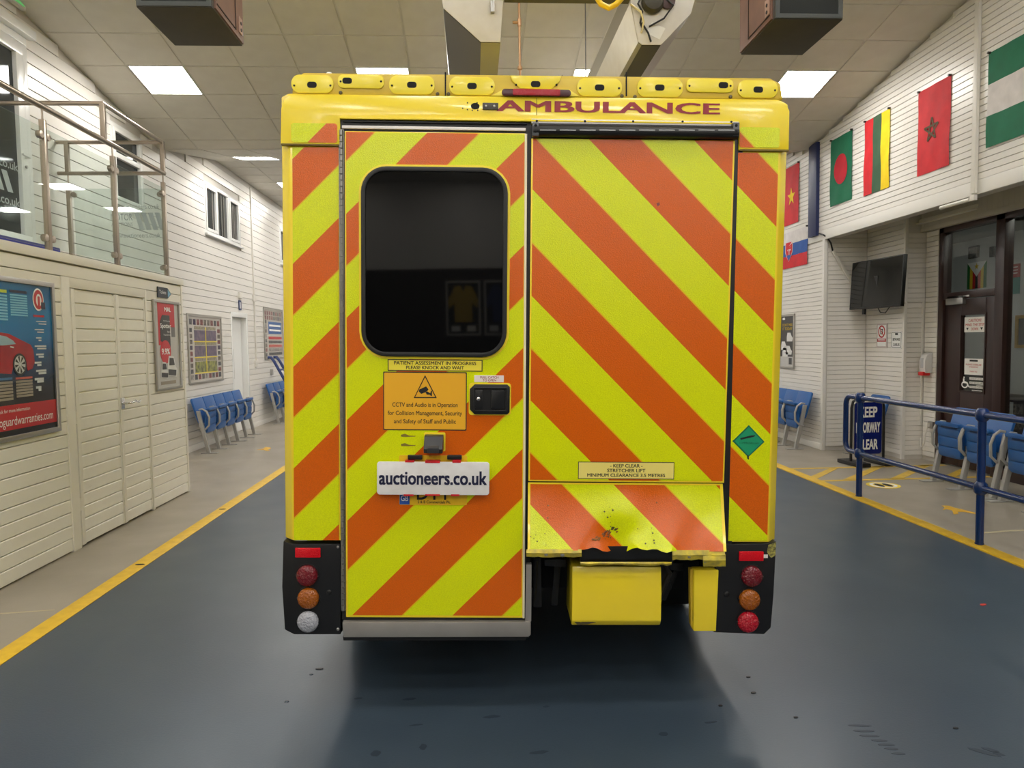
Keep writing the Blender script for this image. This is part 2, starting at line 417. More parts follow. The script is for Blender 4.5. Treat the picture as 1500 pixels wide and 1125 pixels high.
# ================================================================== GLAZED DOOR FRONT (right)
brown = M('dark_brown_frame', (52, 30, 26), .35, var=(8, (40, 22, 20), .6))
dglass = glass('door_glass', (240, 244, 242), .95)
D = lambda px, py: onX(px, py, XD)
def fd(px, py): q = D(px, py); return -q.y, q.z          # u runs towards the camera
FD = Fr((XD, 0, 0), (0, -1, 0), (0, 0, 1))               # outward = -x
assert FD.n.x < 0
yl = ydoor; ym_ = D(1466, 312).y; yr = D(1479, 325).y; yend = 4.2
fr_o = MB()
ztop = 2.95
for a, b_, z0, z1 in ((yl-.09, yl, 0, ztop), (yr, ym_, 0, ztop), (yend, yl, ztop-.07, ztop+.01), (yend, yr, 0, .12), (6.0, 6.1, 0, ztop)):
    fr_o.box(XD-.05, XD+.06, a, b_, z0, z1)
gw = struct(fr_o.build('window_1', brown, bevel=.006), 'dark brown timber frame of the glazed shop front')
zt0 = D(1402, 427).z; zt1 = D(1458, 325).z
MB().box(XD-.045, XD+.05, ym_, yl-.09, zt0-.09, zt0-.01).build('transom_bar', brown, gw, bevel=.005)
MB().box(XD+.0, XD+.008, ym_, yl-.09, zt0-.01, ztop-.07).build('transom_pane', dglass, gw)
MB().box(XD+.0, XD+.008, 6.1, yr, .12, ztop-.07).build('pane', dglass, gw)
MB().box(XD+.0, XD+.008, yend, 6.0, .12, ztop-.07).build('pane', dglass, gw)
# door leaf
dl = thing('door_1', None, None, (XD, 0, 0)); struct(dl, 'dark brown door with a narrow glass panel and paper notices')
ga, gb = D(1411, 462), D(1443, 575)
y_hi, y_lo = ga.y, gb.y; z_hi, z_lo = ga.z, gb.z; dy0, dy1 = ym_+.01, yl-.10; zt = zt0-.1
b = MB()
for a, c, z0, z1 in ((dy0, y_lo, .02, zt), (y_hi, dy1, .02, zt), (y_lo, y_hi, .02, z_lo), (y_lo, y_hi, z_hi, zt)): b.box(-.02, .03, a, c, z0, z1)
b.build('door_leaf', brown, dl, bevel=.004)
MB().box(0, .008, y_lo, y_hi, z_lo, z_hi).build('door_glass', dglass, dl)
b = MB()
for a, c, z0, z1 in ((y_lo-.02, y_lo, z_lo-.02, z_hi+.02), (y_hi, y_hi+.02, z_lo-.02, z_hi+.02), (y_lo, y_hi, z_lo-.02, z_lo), (y_lo, y_hi, z_hi, z_hi+.02)): b.box(-.028, -.018, a, c, z0, z1)
b.build('glazing_bead', brown, dl)
alu = M('brushed_aluminium', (178, 176, 172), .35, .9); chrome = M('chrome', (215, 215, 215), .12, 1)
steel = M('brushed_steel', (168, 156, 142), .28, 1)
q0, q1 = D(1393, 438), D(1418, 445)
cl = MB().box(-.07, -.02, q1.y, q0.y, q1.z, q0.z).build('door_closer', alu, dl, bevel=.006)
MB().box(-.075, -.06, q1.y-.12, q0.y-.04, q0.z+.005, q0.z+.025).build('closer_arm', chrome, cl)
hq = D(1440, 565)
MB().tube([(-.02, hq.y+.02, hq.z), (-.06, hq.y+.02, hq.z), (-.065, hq.y-.1, hq.z+.01)], .009).build('handle', chrome, dl)
paper = M('white_paper', (238, 236, 230), .7); red = M('print_red', (190, 40, 40), .6); black = M('print_black', (22, 22, 24), .6)
wprint = M('print_white', (240, 240, 238), .6)
FDL = Fr((0, 0, 0), (0, -1, 0), (0, 0, 1))
def dq(x0, y0, x1, y1):
    a, b = D(x0, y0), D(x1, y1); return (-a.y, -b.y, b.z, a.z)
c = dq(1414.5, 465, 1445, 486)
nt = tag(slab('paper_notice', rc(*c), .010, .012, Fr((XD, 0, 0), (0, -1, 0), (0, 0, 1)), paper), 'white notice in red capitals warning of the step, stuck inside the door glass', 'notice')
def sub(c, a0, a1, b0, b1): return (c[0]+(c[1]-c[0])*a0, c[0]+(c[1]-c[0])*a1, c[2]+(c[3]-c[2])*b0, c[2]+(c[3]-c[2])*b1)
text('lettering', 'CAUTION!', FD, sub(c, .2, .8, .68, .88), .013, red, nt, .01)
text('lettering', 'MIND THE STEP', FD, sub(c, .06, .94, .40, .58), .013, red, nt, .01)
text('lettering', 'DOWN', FD, sub(c, .34, .66, .12, .30), .013, red, nt, .01)
for a in (.15, .82):
    u0, u1, v0, v1 = sub(c, a-.06, a+.06, .12, .30); slab('arrow', [(u0, v1), ((u0+u1)/2, v0), (u1, v1)], .0122, .013, FD, black, nt)
c = dq(1414.5, 525, 1441, 550)
nt = tag(slab('paper_notice', rc(*c), .010, .012, FD, paper), 'white notice with small red lines of type above the wheelchair symbol', 'notice')
slab('logo', rc(*sub(c, .28, .72, .82, .93)), .0122, .013, FD, black, nt)
text('lettering', 'PLEASE STERILISE', FD, sub(c, .08, .92, .58, .68), .013, red, nt, .01)
text('lettering', 'AT DOORWAY', FD, sub(c, .25, .75, .44, .53), .013, red, nt, .01)
text('lettering', 'THANK YOU', FD, sub(c, .3, .7, .16, .25), .013, red, nt, .01)
# wheelchair symbol and white strips on the glass
c = dq(1409, 551, 1420, 569)
wc = thing('wheelchair_symbol', 'white wheelchair symbol stuck low on the glass of the brown door', 'symbol')
uc = (c[0]+c[1])/2; hw = (c[1]-c[0])/2; hh = c[3]-c[2]
ring('wheel', ell(uc, c[2]+.3*hh, hw*.85, .29*hh), ell(uc, c[2]+.3*hh, hw*.6, .2*hh), .010, .012, FD, wprint, wc)
slab('head', ell(uc-.2*hw, c[3]-.09*hh, .07*hh, .08*hh), .010, .012, FD, wprint, wc)
slab('body', [(uc-.4*hw, c[2]+.82*hh), (uc-.4*hw, c[2]+.42*hh), (uc+.5*hw, c[2]+.42*hh), (uc+hw, c[2]+.1*hh), (uc+1.2*hw, c[2]+.14*hh), (uc+.75*hw, c[2]+.52*hh), (uc-.05*hw, c[2]+.52*hh), (uc-.05*hw, c[2]+.82*hh)], .0121, .014, FD, wprint, wc)
for k, s in enumerate(('DISABLED ACCESS', 'FOR VIEWING ARE', 'THROUGH CURTAIN')):
    c = dq(1421.5, 552.5+6.2*k, 1442, 557.5+6.2*k)
    st_ = tag(slab('label_strip', rc(*c), .010, .012, FD, paper), ('upper', 'middle', 'lower')[k]+' white lettered strip beside the wheelchair symbol on the door glass', 'label strip')
    text('lettering', s, FD, sub(c, .05, .95, .2, .8), .013, black, st_)
c = dq(1425, 571, 1440, 573.5)
tag(slab('label_strip', rc(*c), .010, .012, FD, paper), 'short plain white strip lowest on the door glass', 'label strip')

# room behind the glass
rw = M('office_wall', (196, 198, 198), .7)
b = MB().box(8.6, 8.7, 3.5, 13, 0, 3.3); b.box(6, 8.7, 13, 13.1, 0, 3.3); b.box(6, 8.7, 3.4, 3.5, 0, 3.3); b.box(5.9, 8.7, 9.0, 13, 3.25, 3.3)
b.box(5.95, 6.0, 9.0, 13, 0, 3.3)
struct(b.build('wall_office', rw), 'dim grey walls of the office behind the glazed door')
FO = Fr((8.598, 0, 0), (0, -1, 0), (0, 0, 1))
def oq(x0, y0, x1, y1):
    a, b = onX(x0, y0, 8.6), onX(x1, y1, 8.6); return (-a.y, -b.y, b.z, a.z)
c = oq(1418, 386, 1445, 421)
t = thing('wall_flag', 'flag in green, gold, red and black stripes on the office wall behind the door glass', 'flag')
cols = [(30, 110, 50), (225, 190, 30), (190, 30, 30), (20, 20, 20), (190, 30, 30), (225, 190, 30), (30, 110, 50)]
for k, q in enumerate(cols): slab('stripe', rc(*sub(c, k/7, (k+1)/7, 0, 1)), .001, .006, FO, M('flagc_%d%d%d' % q, q, .8), t)
u0, u1, v0, v1 = c
slab('triangle', [(u0, v1), (u1, v1), ((u0+u1)/2, v0+(v1-v0)*.45)], .0062, .009, FO, wprint, t)
slab('bird', star((u0+u1)/2, v1-(v1-v0)*.17, (v1-v0)*.14), .0092, .011, FO, M('flagc_22519030', (225, 190, 30), .8), t)
for q, cc, lb in (((1421, 362, 1435, 377), (95, 98, 100), 'small grey framed picture on the office wall above the striped flag'),
                  ((1452, 362, 1458, 376), (95, 98, 100), 'grey framed picture on the office wall half hidden by the door post')):
    c = oq(*q); t = tag(slab('office_picture', rc(*c), .001, .02, FO, M('picture_grey', (120, 122, 122), .7, var=(20, (70, 72, 74), .9))), lb, 'picture')
    ring('frame', rc(*c), rc(*sub(c, .08, .92, .08, .92)), .02, .028, FO, M('picture_frame', (60, 60, 60), .5), t)
c = oq(1479, 388, 1494, 430)
t = thing('wall_banner', 'red and teal upright banner on the office wall behind the glass', 'banner')
slab('red_panel', rc(*sub(c, 0, 1, .55, 1)), .001, .008, FO, M('banner_red', (165, 60, 66), .7), t)
slab('teal_panel', rc(*sub(c, 0, 1, 0, .55)), .001, .008, FO, M('banner_teal', (70, 140, 135), .7), t)
for k in (.68, .78, .88): slab('text_line', rc(*sub(c, .1, .8, k, k+.03)), .0082, .01, FO, wprint, t)
c = oq(1490, 462, 1512, 510)
t = thing('gilt_picture', 'gold framed picture on the office wall behind the glass', 'picture')
slab('print', rc(*c), .001, .012, FO, M('dark_print', (55, 60, 62), .6), t)
ring('frame', rc(*c), rc(*sub(c, .18, .82, .1, .9)), .012, .03, FO, M('gilt', (190, 150, 60), .35, .6), t)
# desk and office chair
dk = thing('office_desk', 'dark office desk behind the glazed door', 'desk', (7.6, 10.2, 0))
wood = M('desk_wood', (74, 66, 58), .5)
MB().box(-.4, .4, -1.2, 1.6, .71, .74).build('desk_top', wood, dk, bevel=.004)
for y in (-1.15, 1.5): MB().box(-.38, .38, y, y+.05, 0, .71).build('side_panel', wood, dk)
oc = thing('office_chair', 'black office chair seen through the door glass', 'chair', (6.9, 9.7, 0))
ob = M('office_black', (20, 20, 22), .6)
MB().box(-.23, .23, -.23, .23, .44, .52).build('seat', ob, oc, bevel=.03); MB().box(-.21, .21, -.26, -.19, .6, 1.15).build('backrest', ob, oc, bevel=.03)
MB().cyl((0, 0, .08), (0, 0, .45), .03).build('column', ob, oc)
MB().box(-.02, .02, -.24, -.2, .45, .65).build('back_stem', ob, oc)
for k in range(5):
    a = k*2*math.pi/5; MB().tube([(0, 0, .12), (.28*math.cos(a), .28*math.sin(a), .07), (.28*math.cos(a), .28*math.sin(a), 0)], .02, 8).build('base_arm', ob, oc)
# office fill: unseen battens added to brighten the room behind the glass
for yy, lb in ((7.2, 'added unseen fill batten on the office ceiling near the wide glass pane'), (10.6, 'added unseen fill batten on the office ceiling deeper behind the door')):
    t = thing('office_fill_light', lb, 'ceiling light', (6.6, yy, 3.24))
    MB().box(-.08, .08, -.6, .6, -.07, 0).build('housing', frl, t); MB().box(-.06, .06, -.58, .58, -.085, -.07).build('diffuser', M('office_fill_glow', (255, 250, 240), .5, emit=15), t)


# ================================================================== LEFT BOX ROOM WITH BALCONY
ZT = 2.32
ph = [(5.69, 7.125, 0, 2.15)]
pw = wall_slab('wall_box_room', '+x', XP, -3, 8.0, 0, ZT, M('cream_back', (200, 195, 180), .7), 'cream boarded wall of the box room below the balcony', ph, thick=.1)
boards(pw, '+x', XP, 3.2, 7.97, .012, ZT-.06, .1025, cream, ph)
MB().box(XP-.12, XP+.018, 7.955, 8.0, 0, ZT).build('corner_trim', creamd, pw, bevel=.004)
MB().box(XL, XP-.1, 7.96, 8.0, 0, ZT).build('end_panel', cream, pw)
MB().box(XP-.1, XP+.03, -3, 8.005, ZT-.05, ZT+.02).build('edge_trim', creamd, pw, bevel=.005)
o = MB().box(XL, XP, -3, 8.0, ZT-.05, ZT).build('floor_balcony', M('deck_white', (214, 208, 194), .6)); struct(o, 'pale balcony deck on top of the box room')
# double door in the box room
dd = thing('door_2', None, None, (XP, 0, 0)); struct(dd, 'cream boarded double cupboard door with a chrome lever handle')
b = MB()
b.box(-.03, .022, 5.69, 5.80, 0, 2.16); b.box(-.03, .022, 7.09, 7.125, 0, 2.16)
b.prism([(-.03, 5.69, 2.16), (-.03, 5.80, 2.08), (-.03, 7.09, 2.08), (-.03, 7.125, 2.16)], (.05, 0, 0))
b.build('door_frame', creamd, dd, bevel=.003)
b = MB().box(-.12, -.06, 5.79, 7.1, 0, 2.1).build('dark_gap', M('gap_dark', (40, 36, 30), .9), dd)
me = board_mesh(.1025, cream)
for k, (a, c) in enumerate(((5.825, 6.515), (6.53, 7.08))):
    lf = MB().box(-.05, -.002, a, c, .015, 2.075).build('door_leaf', creamd, dd, bevel=.003)
    MB().box(-.01, .016, a, a+.05, .015, 2.075).build('stile', creamd, lf, bevel=.003)
    MB().box(-.01, .016, c-.012, c, .015, 2.075).build('stile', creamd, lf, bevel=.003)
    z = .02
    while z < 2.0:
        o = bpy.data.objects.new('board', me); COL.objects.link(o); o.parent = lf; o.location = (0, (a+.05+c-.012)/2, z); o.rotation_euler = (0, 0, -math.pi/2); o.scale = (c-a-.066, 1, .98); z += .1025
for z in (.35, 1.05, 1.8): MB().cyl((.012, 5.812, z-.05), (.012, 5.812, z+.05), .009, n=8).build('hinge', creamd, dd)
hz = 1.10
hb = MB().box(.012, .022, 6.54, 6.60, hz-.05, hz+.05).build('handle', chrome, dd, bevel=.004)
MB().tube([(.02, 6.57, hz), (.06, 6.57, hz), (.075, 6.6, hz), (.075, 6.70, hz+.012), (.072, 6.76, hz-.004), (.072, 6.79, hz+.008)], .010).build('lever', chrome, hb, smooth=True)

# balcony rail
rl = thing('balcony_railing', 'brushed steel balcony railing with clear glass panels above the box room', 'railing', (-3.22, 0, ZT))
bal = glass('balustrade_glass', (246, 251, 249), .985)
zr = 3.43-ZT; zg = 3.75-ZT; ye = 7.79
posts = [3.6, 4.62, 5.66, 6.71, 7.76]
MB().tube([(0, 3.0, zr), (0, ye, zr)], .024, 12).build('handrail', steel, rl, smooth=True)
for y in posts:
    p = MB(); p.box(-.02, .02, y-.02, y+.02, 0, zr-.10); po = p.build('post', steel, rl, bevel=.005)
    MB().cyl((0, y, zr-.1), (0, y, zr), .008, n=8).build('rail_pin', steel, po)
    MB().box(-.04, .04, y-.04, y+.04, 0, .008).build('foot_plate', steel, po)
    for z in (.12, zr-.22):
        for s in (-1, 1):
            if y == posts[-1] and s == 1: continue
            MB().cyl((-.018, y+s*.045, z), (.018, y+s*.045, z), .028, n=14).build('glass_clamp', steel, po, bevel=.003)
            MB().box(-.014, .014, min(y, y+s*.045), max(y, y+s*.045), z-.022, z+.022).build('glass_clamp', steel, po)
for a, c in zip(posts, posts[1:]): MB().box(-.005, .005, a+.035, c-.035, .05, zr-.16).build('glass_panel', bal, rl)
# end section across the deck and the raised guard
MB().tube([(0, ye, zr), (-1.08, ye, zr)], .020, 12).build('handrail', steel, rl, smooth=True)
MB().tube([(-1.08, ye, zg), (-.0, ye, zg), (0, 6.57, zg), (-1.08, 6.57, zg)], .020, 12).build('guard_rail', steel, rl)
for x, y, z0, z1 in ((0, ye-.02, zr, zg), (0, 6.57, zr, zg), (-.98, ye, zr, zg), (-.98, ye, 0, zr-.1)):
    MB().box(x-.02, x+.02, y-.02, y+.02, z0, z1).build('post', steel, rl, bevel=.004)
MB().cyl((-.98, ye, zr-.1), (-.98, ye, zr), .008, n=8).build('rail_pin', steel, rl)
MB().box(-.93, -.03, ye-.005, ye+.005, .05, zr-.16).build('glass_panel', bal, rl)
for x in (-.93, -.05):
    for z in (.12, zr-.22): MB().cyl((x, ye-.016, z), (x, ye+.016, z), .028, n=14).build('glass_clamp', steel, rl, bevel=.003)
frost = M('frosted_print', (190, 197, 199), .8)
FE = Fr((0, ye-.006, 0), (1, 0, 0), (0, 0, 1))
text('lettering', 'www.auctioneers.co.uk', FE, (-.56, -.06, .74, .79), .001, frost, rl)
text('lettering', 'MOTOR', FE, (-.56, -.34, .62, .69), .001, frost, rl, .01)
text('lettering', 'AUCTIONS', FE, (-.56, -.34, .56, .60), .001, frost, rl)
text('lettering', 'www.auctioneers.co.uk', FE, (-.56, -.06, .44, .49), .001, frost, rl)
for k in range(4): slab('logo_bar', [(-.32+.07*k, .70), (-.27+.07*k, .70), (-.22+.07*k, .52), (-.27+.07*k, .52)], .0, .001, FE, frost, rl)
# deck clutter: folded blue and white cloth banner
b = MB()
cl_ = thing('folded_banner', 'blue and white folded cloth lying on the balcony deck behind the glass', 'cloth', (-3.75, 5.9, ZT))
for k, (z0, z1, mc) in enumerate(((0, .03, (225, 225, 226)), (.03, .075, (70, 72, 150)), (.075, .095, (225, 225, 226)), (.095, .14, (70, 72, 150)))):
    MB().box(-.32+.03*k, .36-.04*k, -.75+.1*k, .8-.12*k, z0, z1).build('fold', M('clothc%d' % (mc[2]), mc, .9), cl_, bevel=.012)
# wall window and door onto the balcony
dark = M('dark_window_glass', (52, 58, 60), .05, spec=.6)
def upvc_window(name, label, y0, y1, z0, z1, lights, n=0, sill=True, part_frame=.055):
    t = thing(name, None, None, (XL, 0, 0)); struct(t, label)
    b = MB(); f = part_frame
    for a, c, p, q in ((y0, y1, z0, z0+f), (y0, y1, z1-f, z1), (y0, y0+f, z0+f, z1-f), (y1-f, y1, z0+f, z1-f)): b.box(-.06, .012, a, c, p, q)
    w_ = (y1-y0-f)/lights
    for k in range(1, lights): b.box(-.06, .01, y0+f/2+w_*k-f/2, y0+f/2+w_*k+f/2, z0+f, z1-f)
    b.build('window_frame', upvc, t, bevel=.004)
    for k in range(lights):
        a, c = y0+f/2+w_*k+f/2, y0+f/2+w_*(k+1)-f/2
        if k != 1:
            ring('sash', rc(-c+.0, -a-.0, z0+f, z1-f), rc(-c+.045, -a-.045, z0+f+.045, z1-f-.045), -.02, .025, Fr((0, 0, 0), (0, 1, 0), (0, 0, 1)) if 0 else FRL, upvc, t, bevel=.003)
        g = MB().box(-.03, -.022, a, c, z0+f, z1-f).build('pane', dark, t)
    if sill: MB().box(-.02, .06, y0-.03, y1+.03, z0-.03, z0).build('window_sill', upvc, t, bevel=.005)
    return t
class _FRL(Fr):
    def __init__(s): s.o = Vector((0, 0, 0)); s.ex = Vector((0, -1, 0)); s.ey = Vector((0, 0, 1)); s.n = Vector((1, 0, 0))
FRL = _FRL()      # left wall plane, u = -y, w towards the room (mirrored sense, used for rings only)
w1_ = upvc_window('window_2', 'white upvc three light window high on the boarded wall past the balcony', *win1, 3)
w2_ = upvc_window('window_3', 'white upvc window high on the wall half hidden by the ambulance', *win2, 3)
w3_ = upvc_window('window_4', 'white upvc window on the balcony behind the end glass panel', dwin[0], dwin[1], dwin[2], dwin[3], 1, sill=False)
MB().box(-.03, .02, dwin[0]+.05, dwin[1]-.05, 3.93, 3.99).build('transom_bar', upvc, w3_, bevel=.004)
blind = M('curtain_strip', (120, 116, 110), .8)
for a in (12.35, 12.62, 12.78, 12.9, 13.2, 13.28, 13.36, 13.44, 13.52): MB().box(-.021, -.015, a, a+.035, win1[2]+.07, win1[3]-.07).build('blind_strip', blind, w1_)
dr = thing('door_3', None, None, (XL, 0, 0)); struct(dr, 'white upvc glazed door opening onto the balcony')
b = MB(); y0, y1, z0, z1 = ddoor
for a, c, p, q, d in ((y0, y1, z1-.07, z1, .02), (y0, y0+.07, z0, z1-.07, .02), (y1-.07, y1, z0, z1-.07, .02)): b.box(-.06, d, a, c, p, q)
b.build('door_frame', upvc, dr, bevel=.005)
b = MB()
for a, c, p, q in ((y0+.08, y1-.08, z1-.19, z1-.08), (y0+.08, y1-.08, z0, z0+.30), (y0+.08, y0+.19, z0+.3, z1-.19), (y1-.19, y1-.08, z0+.3, z1-.19)): b.box(-.05, .03, a, c, p, q)
b.build('door_leaf', upvc, dr, bevel=.006)
MB().box(-.02, -.01, y0+.19, y1-.19, z0+.3, z1-.19).build('door_glass', dark, dr)
MB().box(-.0, .09, y0-.05, y1+.06, z1+.0, z1+.09).build('head_trim', upvc, dr, bevel=.02)
MB().tube([(.03, y1-.13, 3.45), (.075, y1-.13, 3.45), (.08, y1-.25, 3.45)], .011).build('handle', upvc, dr)
MB().cyl((.03, y1-.13, 3.36), (.045, y1-.13, 3.36), .014).build('lock', alu, dr)
FDR = Fr((XL-.009, 0, 0), (0, 1, 0), (0, 0, 1))
FDRl = Fr((-.009, 0, 0), (0, 1, 0), (0, 0, 1))
text('lettering', 'auctioneers.co.uk', FDRl, (6.27, 7.17, 3.30, 3.38), .001, frost, dr, .01)
text('lettering', 'auctioneers.co.uk', FDRl, (6.27, 7.17, 2.96, 3.04), .001, frost, dr, .01)
for k in range(5): slab('logo_bar', [(6.4+.13*k, 3.27), (6.48+.13*k, 3.27), (6.56+.13*k, 3.08), (6.48+.13*k, 3.08)], 0, .0012, FDRl, frost, dr)
# far white side door
fdr = thing('door_4', None, None, (XL, 0, 0)); struct(fdr, 'white side door beyond the row of five blue seats')
a, c = fdoor[0], fdoor[1]
b = MB()
for p, q, z0, z1 in ((a-.06, a+.004, 0, 2.22), (c-.004, c+.06, 0, 2.22), (a+.004, c-.004, 2.135, 2.22)): b.box(-.12, .02, p, q, z0, z1)
b.build('door_frame', upvc, fdr, bevel=.005)
MB().box(-.12, -.09, a+.006, c-.006, .01, 2.13).build('door_leaf', upvc, fdr)
MB().box(-.09, -.082, a+.3, a+.33, 1.0, 1.55).build('push_plate', alu, fdr)

# things on the left walls ---------------------------------------------
FLP = Fr((XP+.014, 0, 0), (0, 1, 0), (0, 0, 1)); FLW = Fr((XL+.014, 0, 0), (0, 1, 0), (0, 0, 1))
silver = M('snap_frame_silver', (176, 172, 166), .3, .8)
def poster(name, label, fr, y0, y1, z0, z1, mat, f=.03, cat='poster', dark_in=True):
    t = thing(name, label, cat); b = []
    ring('frame', rc(y0, y1, z0, z1), rc(y0+f, y1-f, z0+f, z1-f), 0, .022, fr, silver, t, bevel=.004)
    slab('print', rc(y0+f*.8, y1-f*.8, z0+f*.8, z1-f*.8), 0, .008, fr, mat, t)
    return t
def grad(name, cols, lo, hi, rough=.2):
    m = bpy.data.materials.new(name); m.use_nodes = True; N = m.node_tree.nodes; K = m.node_tree.links; b_ = N['Principled BSDF']
    tc = N.new('ShaderNodeTexCoord'); s = N.new('ShaderNodeSeparateXYZ'); K.new(tc.outputs['Object'], s.inputs[0])
    r = N.new('ShaderNodeMapRange'); r.inputs[1].default_value = lo; r.inputs[2].default_value = hi; K.new(s.outputs[2], r.inputs[0])
    n = N.new('ShaderNodeTexNoise'); n.inputs['Scale'].default_value = 3; n.inputs['Detail'].default_value = 4; K.new(tc.outputs['Object'], n.inputs[0])
    a_ = N.new('ShaderNodeMath'); a_.operation = 'MULTIPLY_ADD'; a_.inputs[1].default_value = .25; K.new(n.outputs[0], a_.inputs[0])
    sb = N.new('ShaderNodeMath'); sb.operation = 'SUBTRACT'; sb.inputs[1].default_value = .125; K.new(r.outputs[0], sb.inputs[0]); K.new(sb.outputs[0], a_.inputs[2])
    c = N.new('ShaderNodeValToRGB'); e = c.color_ramp.elements
    while len(e) < len(cols): e.new(.5)
    for i, (p, q) in enumerate(cols): e[i].position = p; e[i].color = L(q)
    K.new(a_.outputs[0], c.inputs[0]); K.new(c.outputs[0], b_.inputs['Base Color']); b_.inputs['Roughness'].default_value = rough
    return m
# big car warranty poster
y1 = 5.575; y0 = 3.75; z0, z1 = .975, 2.095
gm = grad('poster_blue_print', [(0, (20, 20, 24)), (.30, (22, 24, 30)), (.45, (28, 60, 96)), (.62, (20, 110, 170)), (.8, (24, 120, 178)), (1, (28, 88, 138))], z0, z1)
bp = poster('car_poster', 'large framed blue poster of a red car on the box room wall', FLP, y0, y1, z0, z1, gm, .035)
pr = lambda n, pts, w, m: slab(n, pts, .0082, .0082+w, FLP, m, bp)
rb = M('poster_red', (190, 32, 40), .3); cr = M('car_red', (176, 24, 30), .25, var=(6, (120, 14, 20), .6)); tyre = M('print_tyre', (24, 24, 26), .5)
pr('red_band', rc(y0+.04, y1-.036, z0+.075, z0+.245), .001, rb)
text('lettering', 'autoguardwarranties.com', FLP, (4.80, 5.49, z0+.085, z0+.165), .0102, wprint, bp, .0)
text('lettering', 'Please ask for more information', FLP, (4.80, 5.22, z0+.195, z0+.220), .0102, wprint, bp)
def pq(px, py): q = onX(px, py, XP+.02); return q.y, q.z
pts = [(-60, 560), (-60, 520), (-40, 490), (0, 487), (12, 489), (22, 494), (32, 499), (44, 505), (48, 512), (50, 530), (47, 540), (40, 543), (36, 530), (28, 521), (20, 530), (16, 548), (0, 547)]
pr('car_body', [pq(*p) for p in pts], .002, cr)
slab('car_window', [pq(*p) for p in [(-2, 491), (8, 493), (18, 499), (22, 504), (4, 506), (-2, 506)]], .0105, .012, FLP, M('car_glass_print', (150, 175, 185), .3), bp)
slab('car_glass_line', [pq(*p) for p in [(14, 507), (19, 508), (19, 510), (14, 509)]], .0105, .012, FLP, wprint, bp)
wc_ = pq(28, 534)
slab('car_wheel', ell(wc_[0], wc_[1], .075, .078), .0105, .012, FLP, tyre, bp)
slab('car_wheel_rim', ell(wc_[0], wc_[1], .06, .063), .0122, .013, FLP, M('rim_print', (205, 206, 205), .4), bp)
for k in range(8):
    t = k*math.pi/4+.2; a = (wc_[0]+.012*math.cos(t), wc_[1]+.012*math.sin(t)); e_ = (wc_[0]+.056*math.cos(t+.18), wc_[1]+.059*math.sin(t+.18)); g_ = (wc_[0]+.056*math.cos(t-.18), wc_[1]+.059*math.sin(t-.18))
    slab('rim_gap', [a, g_, e_], .0132, .014, FLP, tyre, bp)
pale = M('poster_pale_blue', (120, 190, 220), .4); lime_ = M('poster_lime', (190, 210, 60), .4); navy = M('poster_navy', (28, 34, 60), .4); cyanb = M('poster_bluebar', (60, 110, 160), .4); salmon = M('poster_salmon', (190, 90, 80), .4); tan = M('poster_tan', (150, 140, 125), .4)
def table(x0, y0_, x1, y1_, head, rowm, n):
    a = pq(x0, y0_); b_ = pq(x1, y1_); c_ = (a[0], b_[0], b_[1], a[1])
    slab('table_head', rc(*sub(c_, 0, 1, .9, 1)), .0095, .0105, FLP, head, bp)
    for k in range(n): slab('table_row', rc(*sub(c_, 0, 1, .86-.86*(k+1)/n+.012, .86-.86*k/n-.022)), .0095, .0105, FLP, rowm, bp)
table(13, 424, 40, 464, navy, pale, 9); table(-14, 422, 11, 470, lime_, pale, 9)
table(-14, 555, 19, 586, cyanb, tan, 6); table(22, 553, 48, 580, salmon, tan, 6)
slab('shield', ell(*pq(55, 439), .065, .082), .0095, .0105, FLP, wprint, bp); slab('shield', ell(*pq(55, 439), .055, .070), .0107, .0115, FLP, rb, bp)
slab('shield', ell(*pq(55.5, 440), .033, .046), .0117, .0122, FLP, wprint, bp); slab('shield', rr(*(lambda a, b_: (a[0], b_[0], b_[1], a[1]))(pq(53.5, 434), pq(57.5, 450)), .008), .0123, .0128, FLP, rb, bp)
q = pq(61, 443); slab('shield', rc(q[0]-.02, q[0]+.03, q[1]-.05, q[1]), .0124, .013, FLP, navy, bp)
a, b_ = pq(48, 461), pq(64, 465); slab('red_label', rc(a[0], b_[0], b_[1], a[1]), .0095, .0105, FLP, rb, bp)
for k in range(9):
    for h_ in (0, 3.6):
        a, b_ = pq(52-(k % 2)*2, 470+12*k+h_), pq(67, 472+12*k+h_)
        slab('text_line', rc(a[0]+(.03 if h_ else 0), b_[0]-(k % 3)*.03, b_[1], a[1]), .0095, .0105, FLP, M('poster_text', (205, 210, 214), .5), bp)
# tall red and grey van poster
y0, y1, z0, z1 = 7.25, 7.865, 1.162, 2.08
vp = poster('van_poster', 'tall framed red and grey van finance poster beside the double door', FLP, y0, y1, z0, z1, M('poster_grey', (196, 194, 190), .3), .028)
C_ = (y0+.03, y1-.03, z0+.03, z1-.03)
sl_ = lambda n, a, w0, m: slab(n, a, w0, w0+.001, FLP, m, vp)
pr2 = M('poster_red2', (204, 44, 52), .35); dk2 = M('poster_charcoal', (58, 56, 58), .35)
sl_('red_block', rc(*sub(C_, .12, .84, .72, 1)), .0085, pr2); sl_('red_block', rc(*sub(C_, .12, .32, .5, .73)), .0085, pr2)
sl_('dark_block', [(lambda s: (s[0], s[2]))(sub(C_, x, x, y, y)) for x, y in ((.2, .55), (.62, .47), (.62, .86), (.3, .86), (.2, .78))], .0098, dk2)
sl_('grey_block', rc(*sub(C_, .68, .84, .6, .72)), .0098, M('poster_midgrey', (120, 118, 118), .4))
u0, u1, v0, v1 = sub(C_, .16, .62, .28, .56); sl_('red_disc', ell((u0+u1)/2, (v0+v1)/2, (u1-u0)/2, (v1-v0)/2), .011, pr2)
text('lettering', 'Spotter', FLP, sub(C_, .2, .66, .69, .76), .0125, wprint, vp, .015)
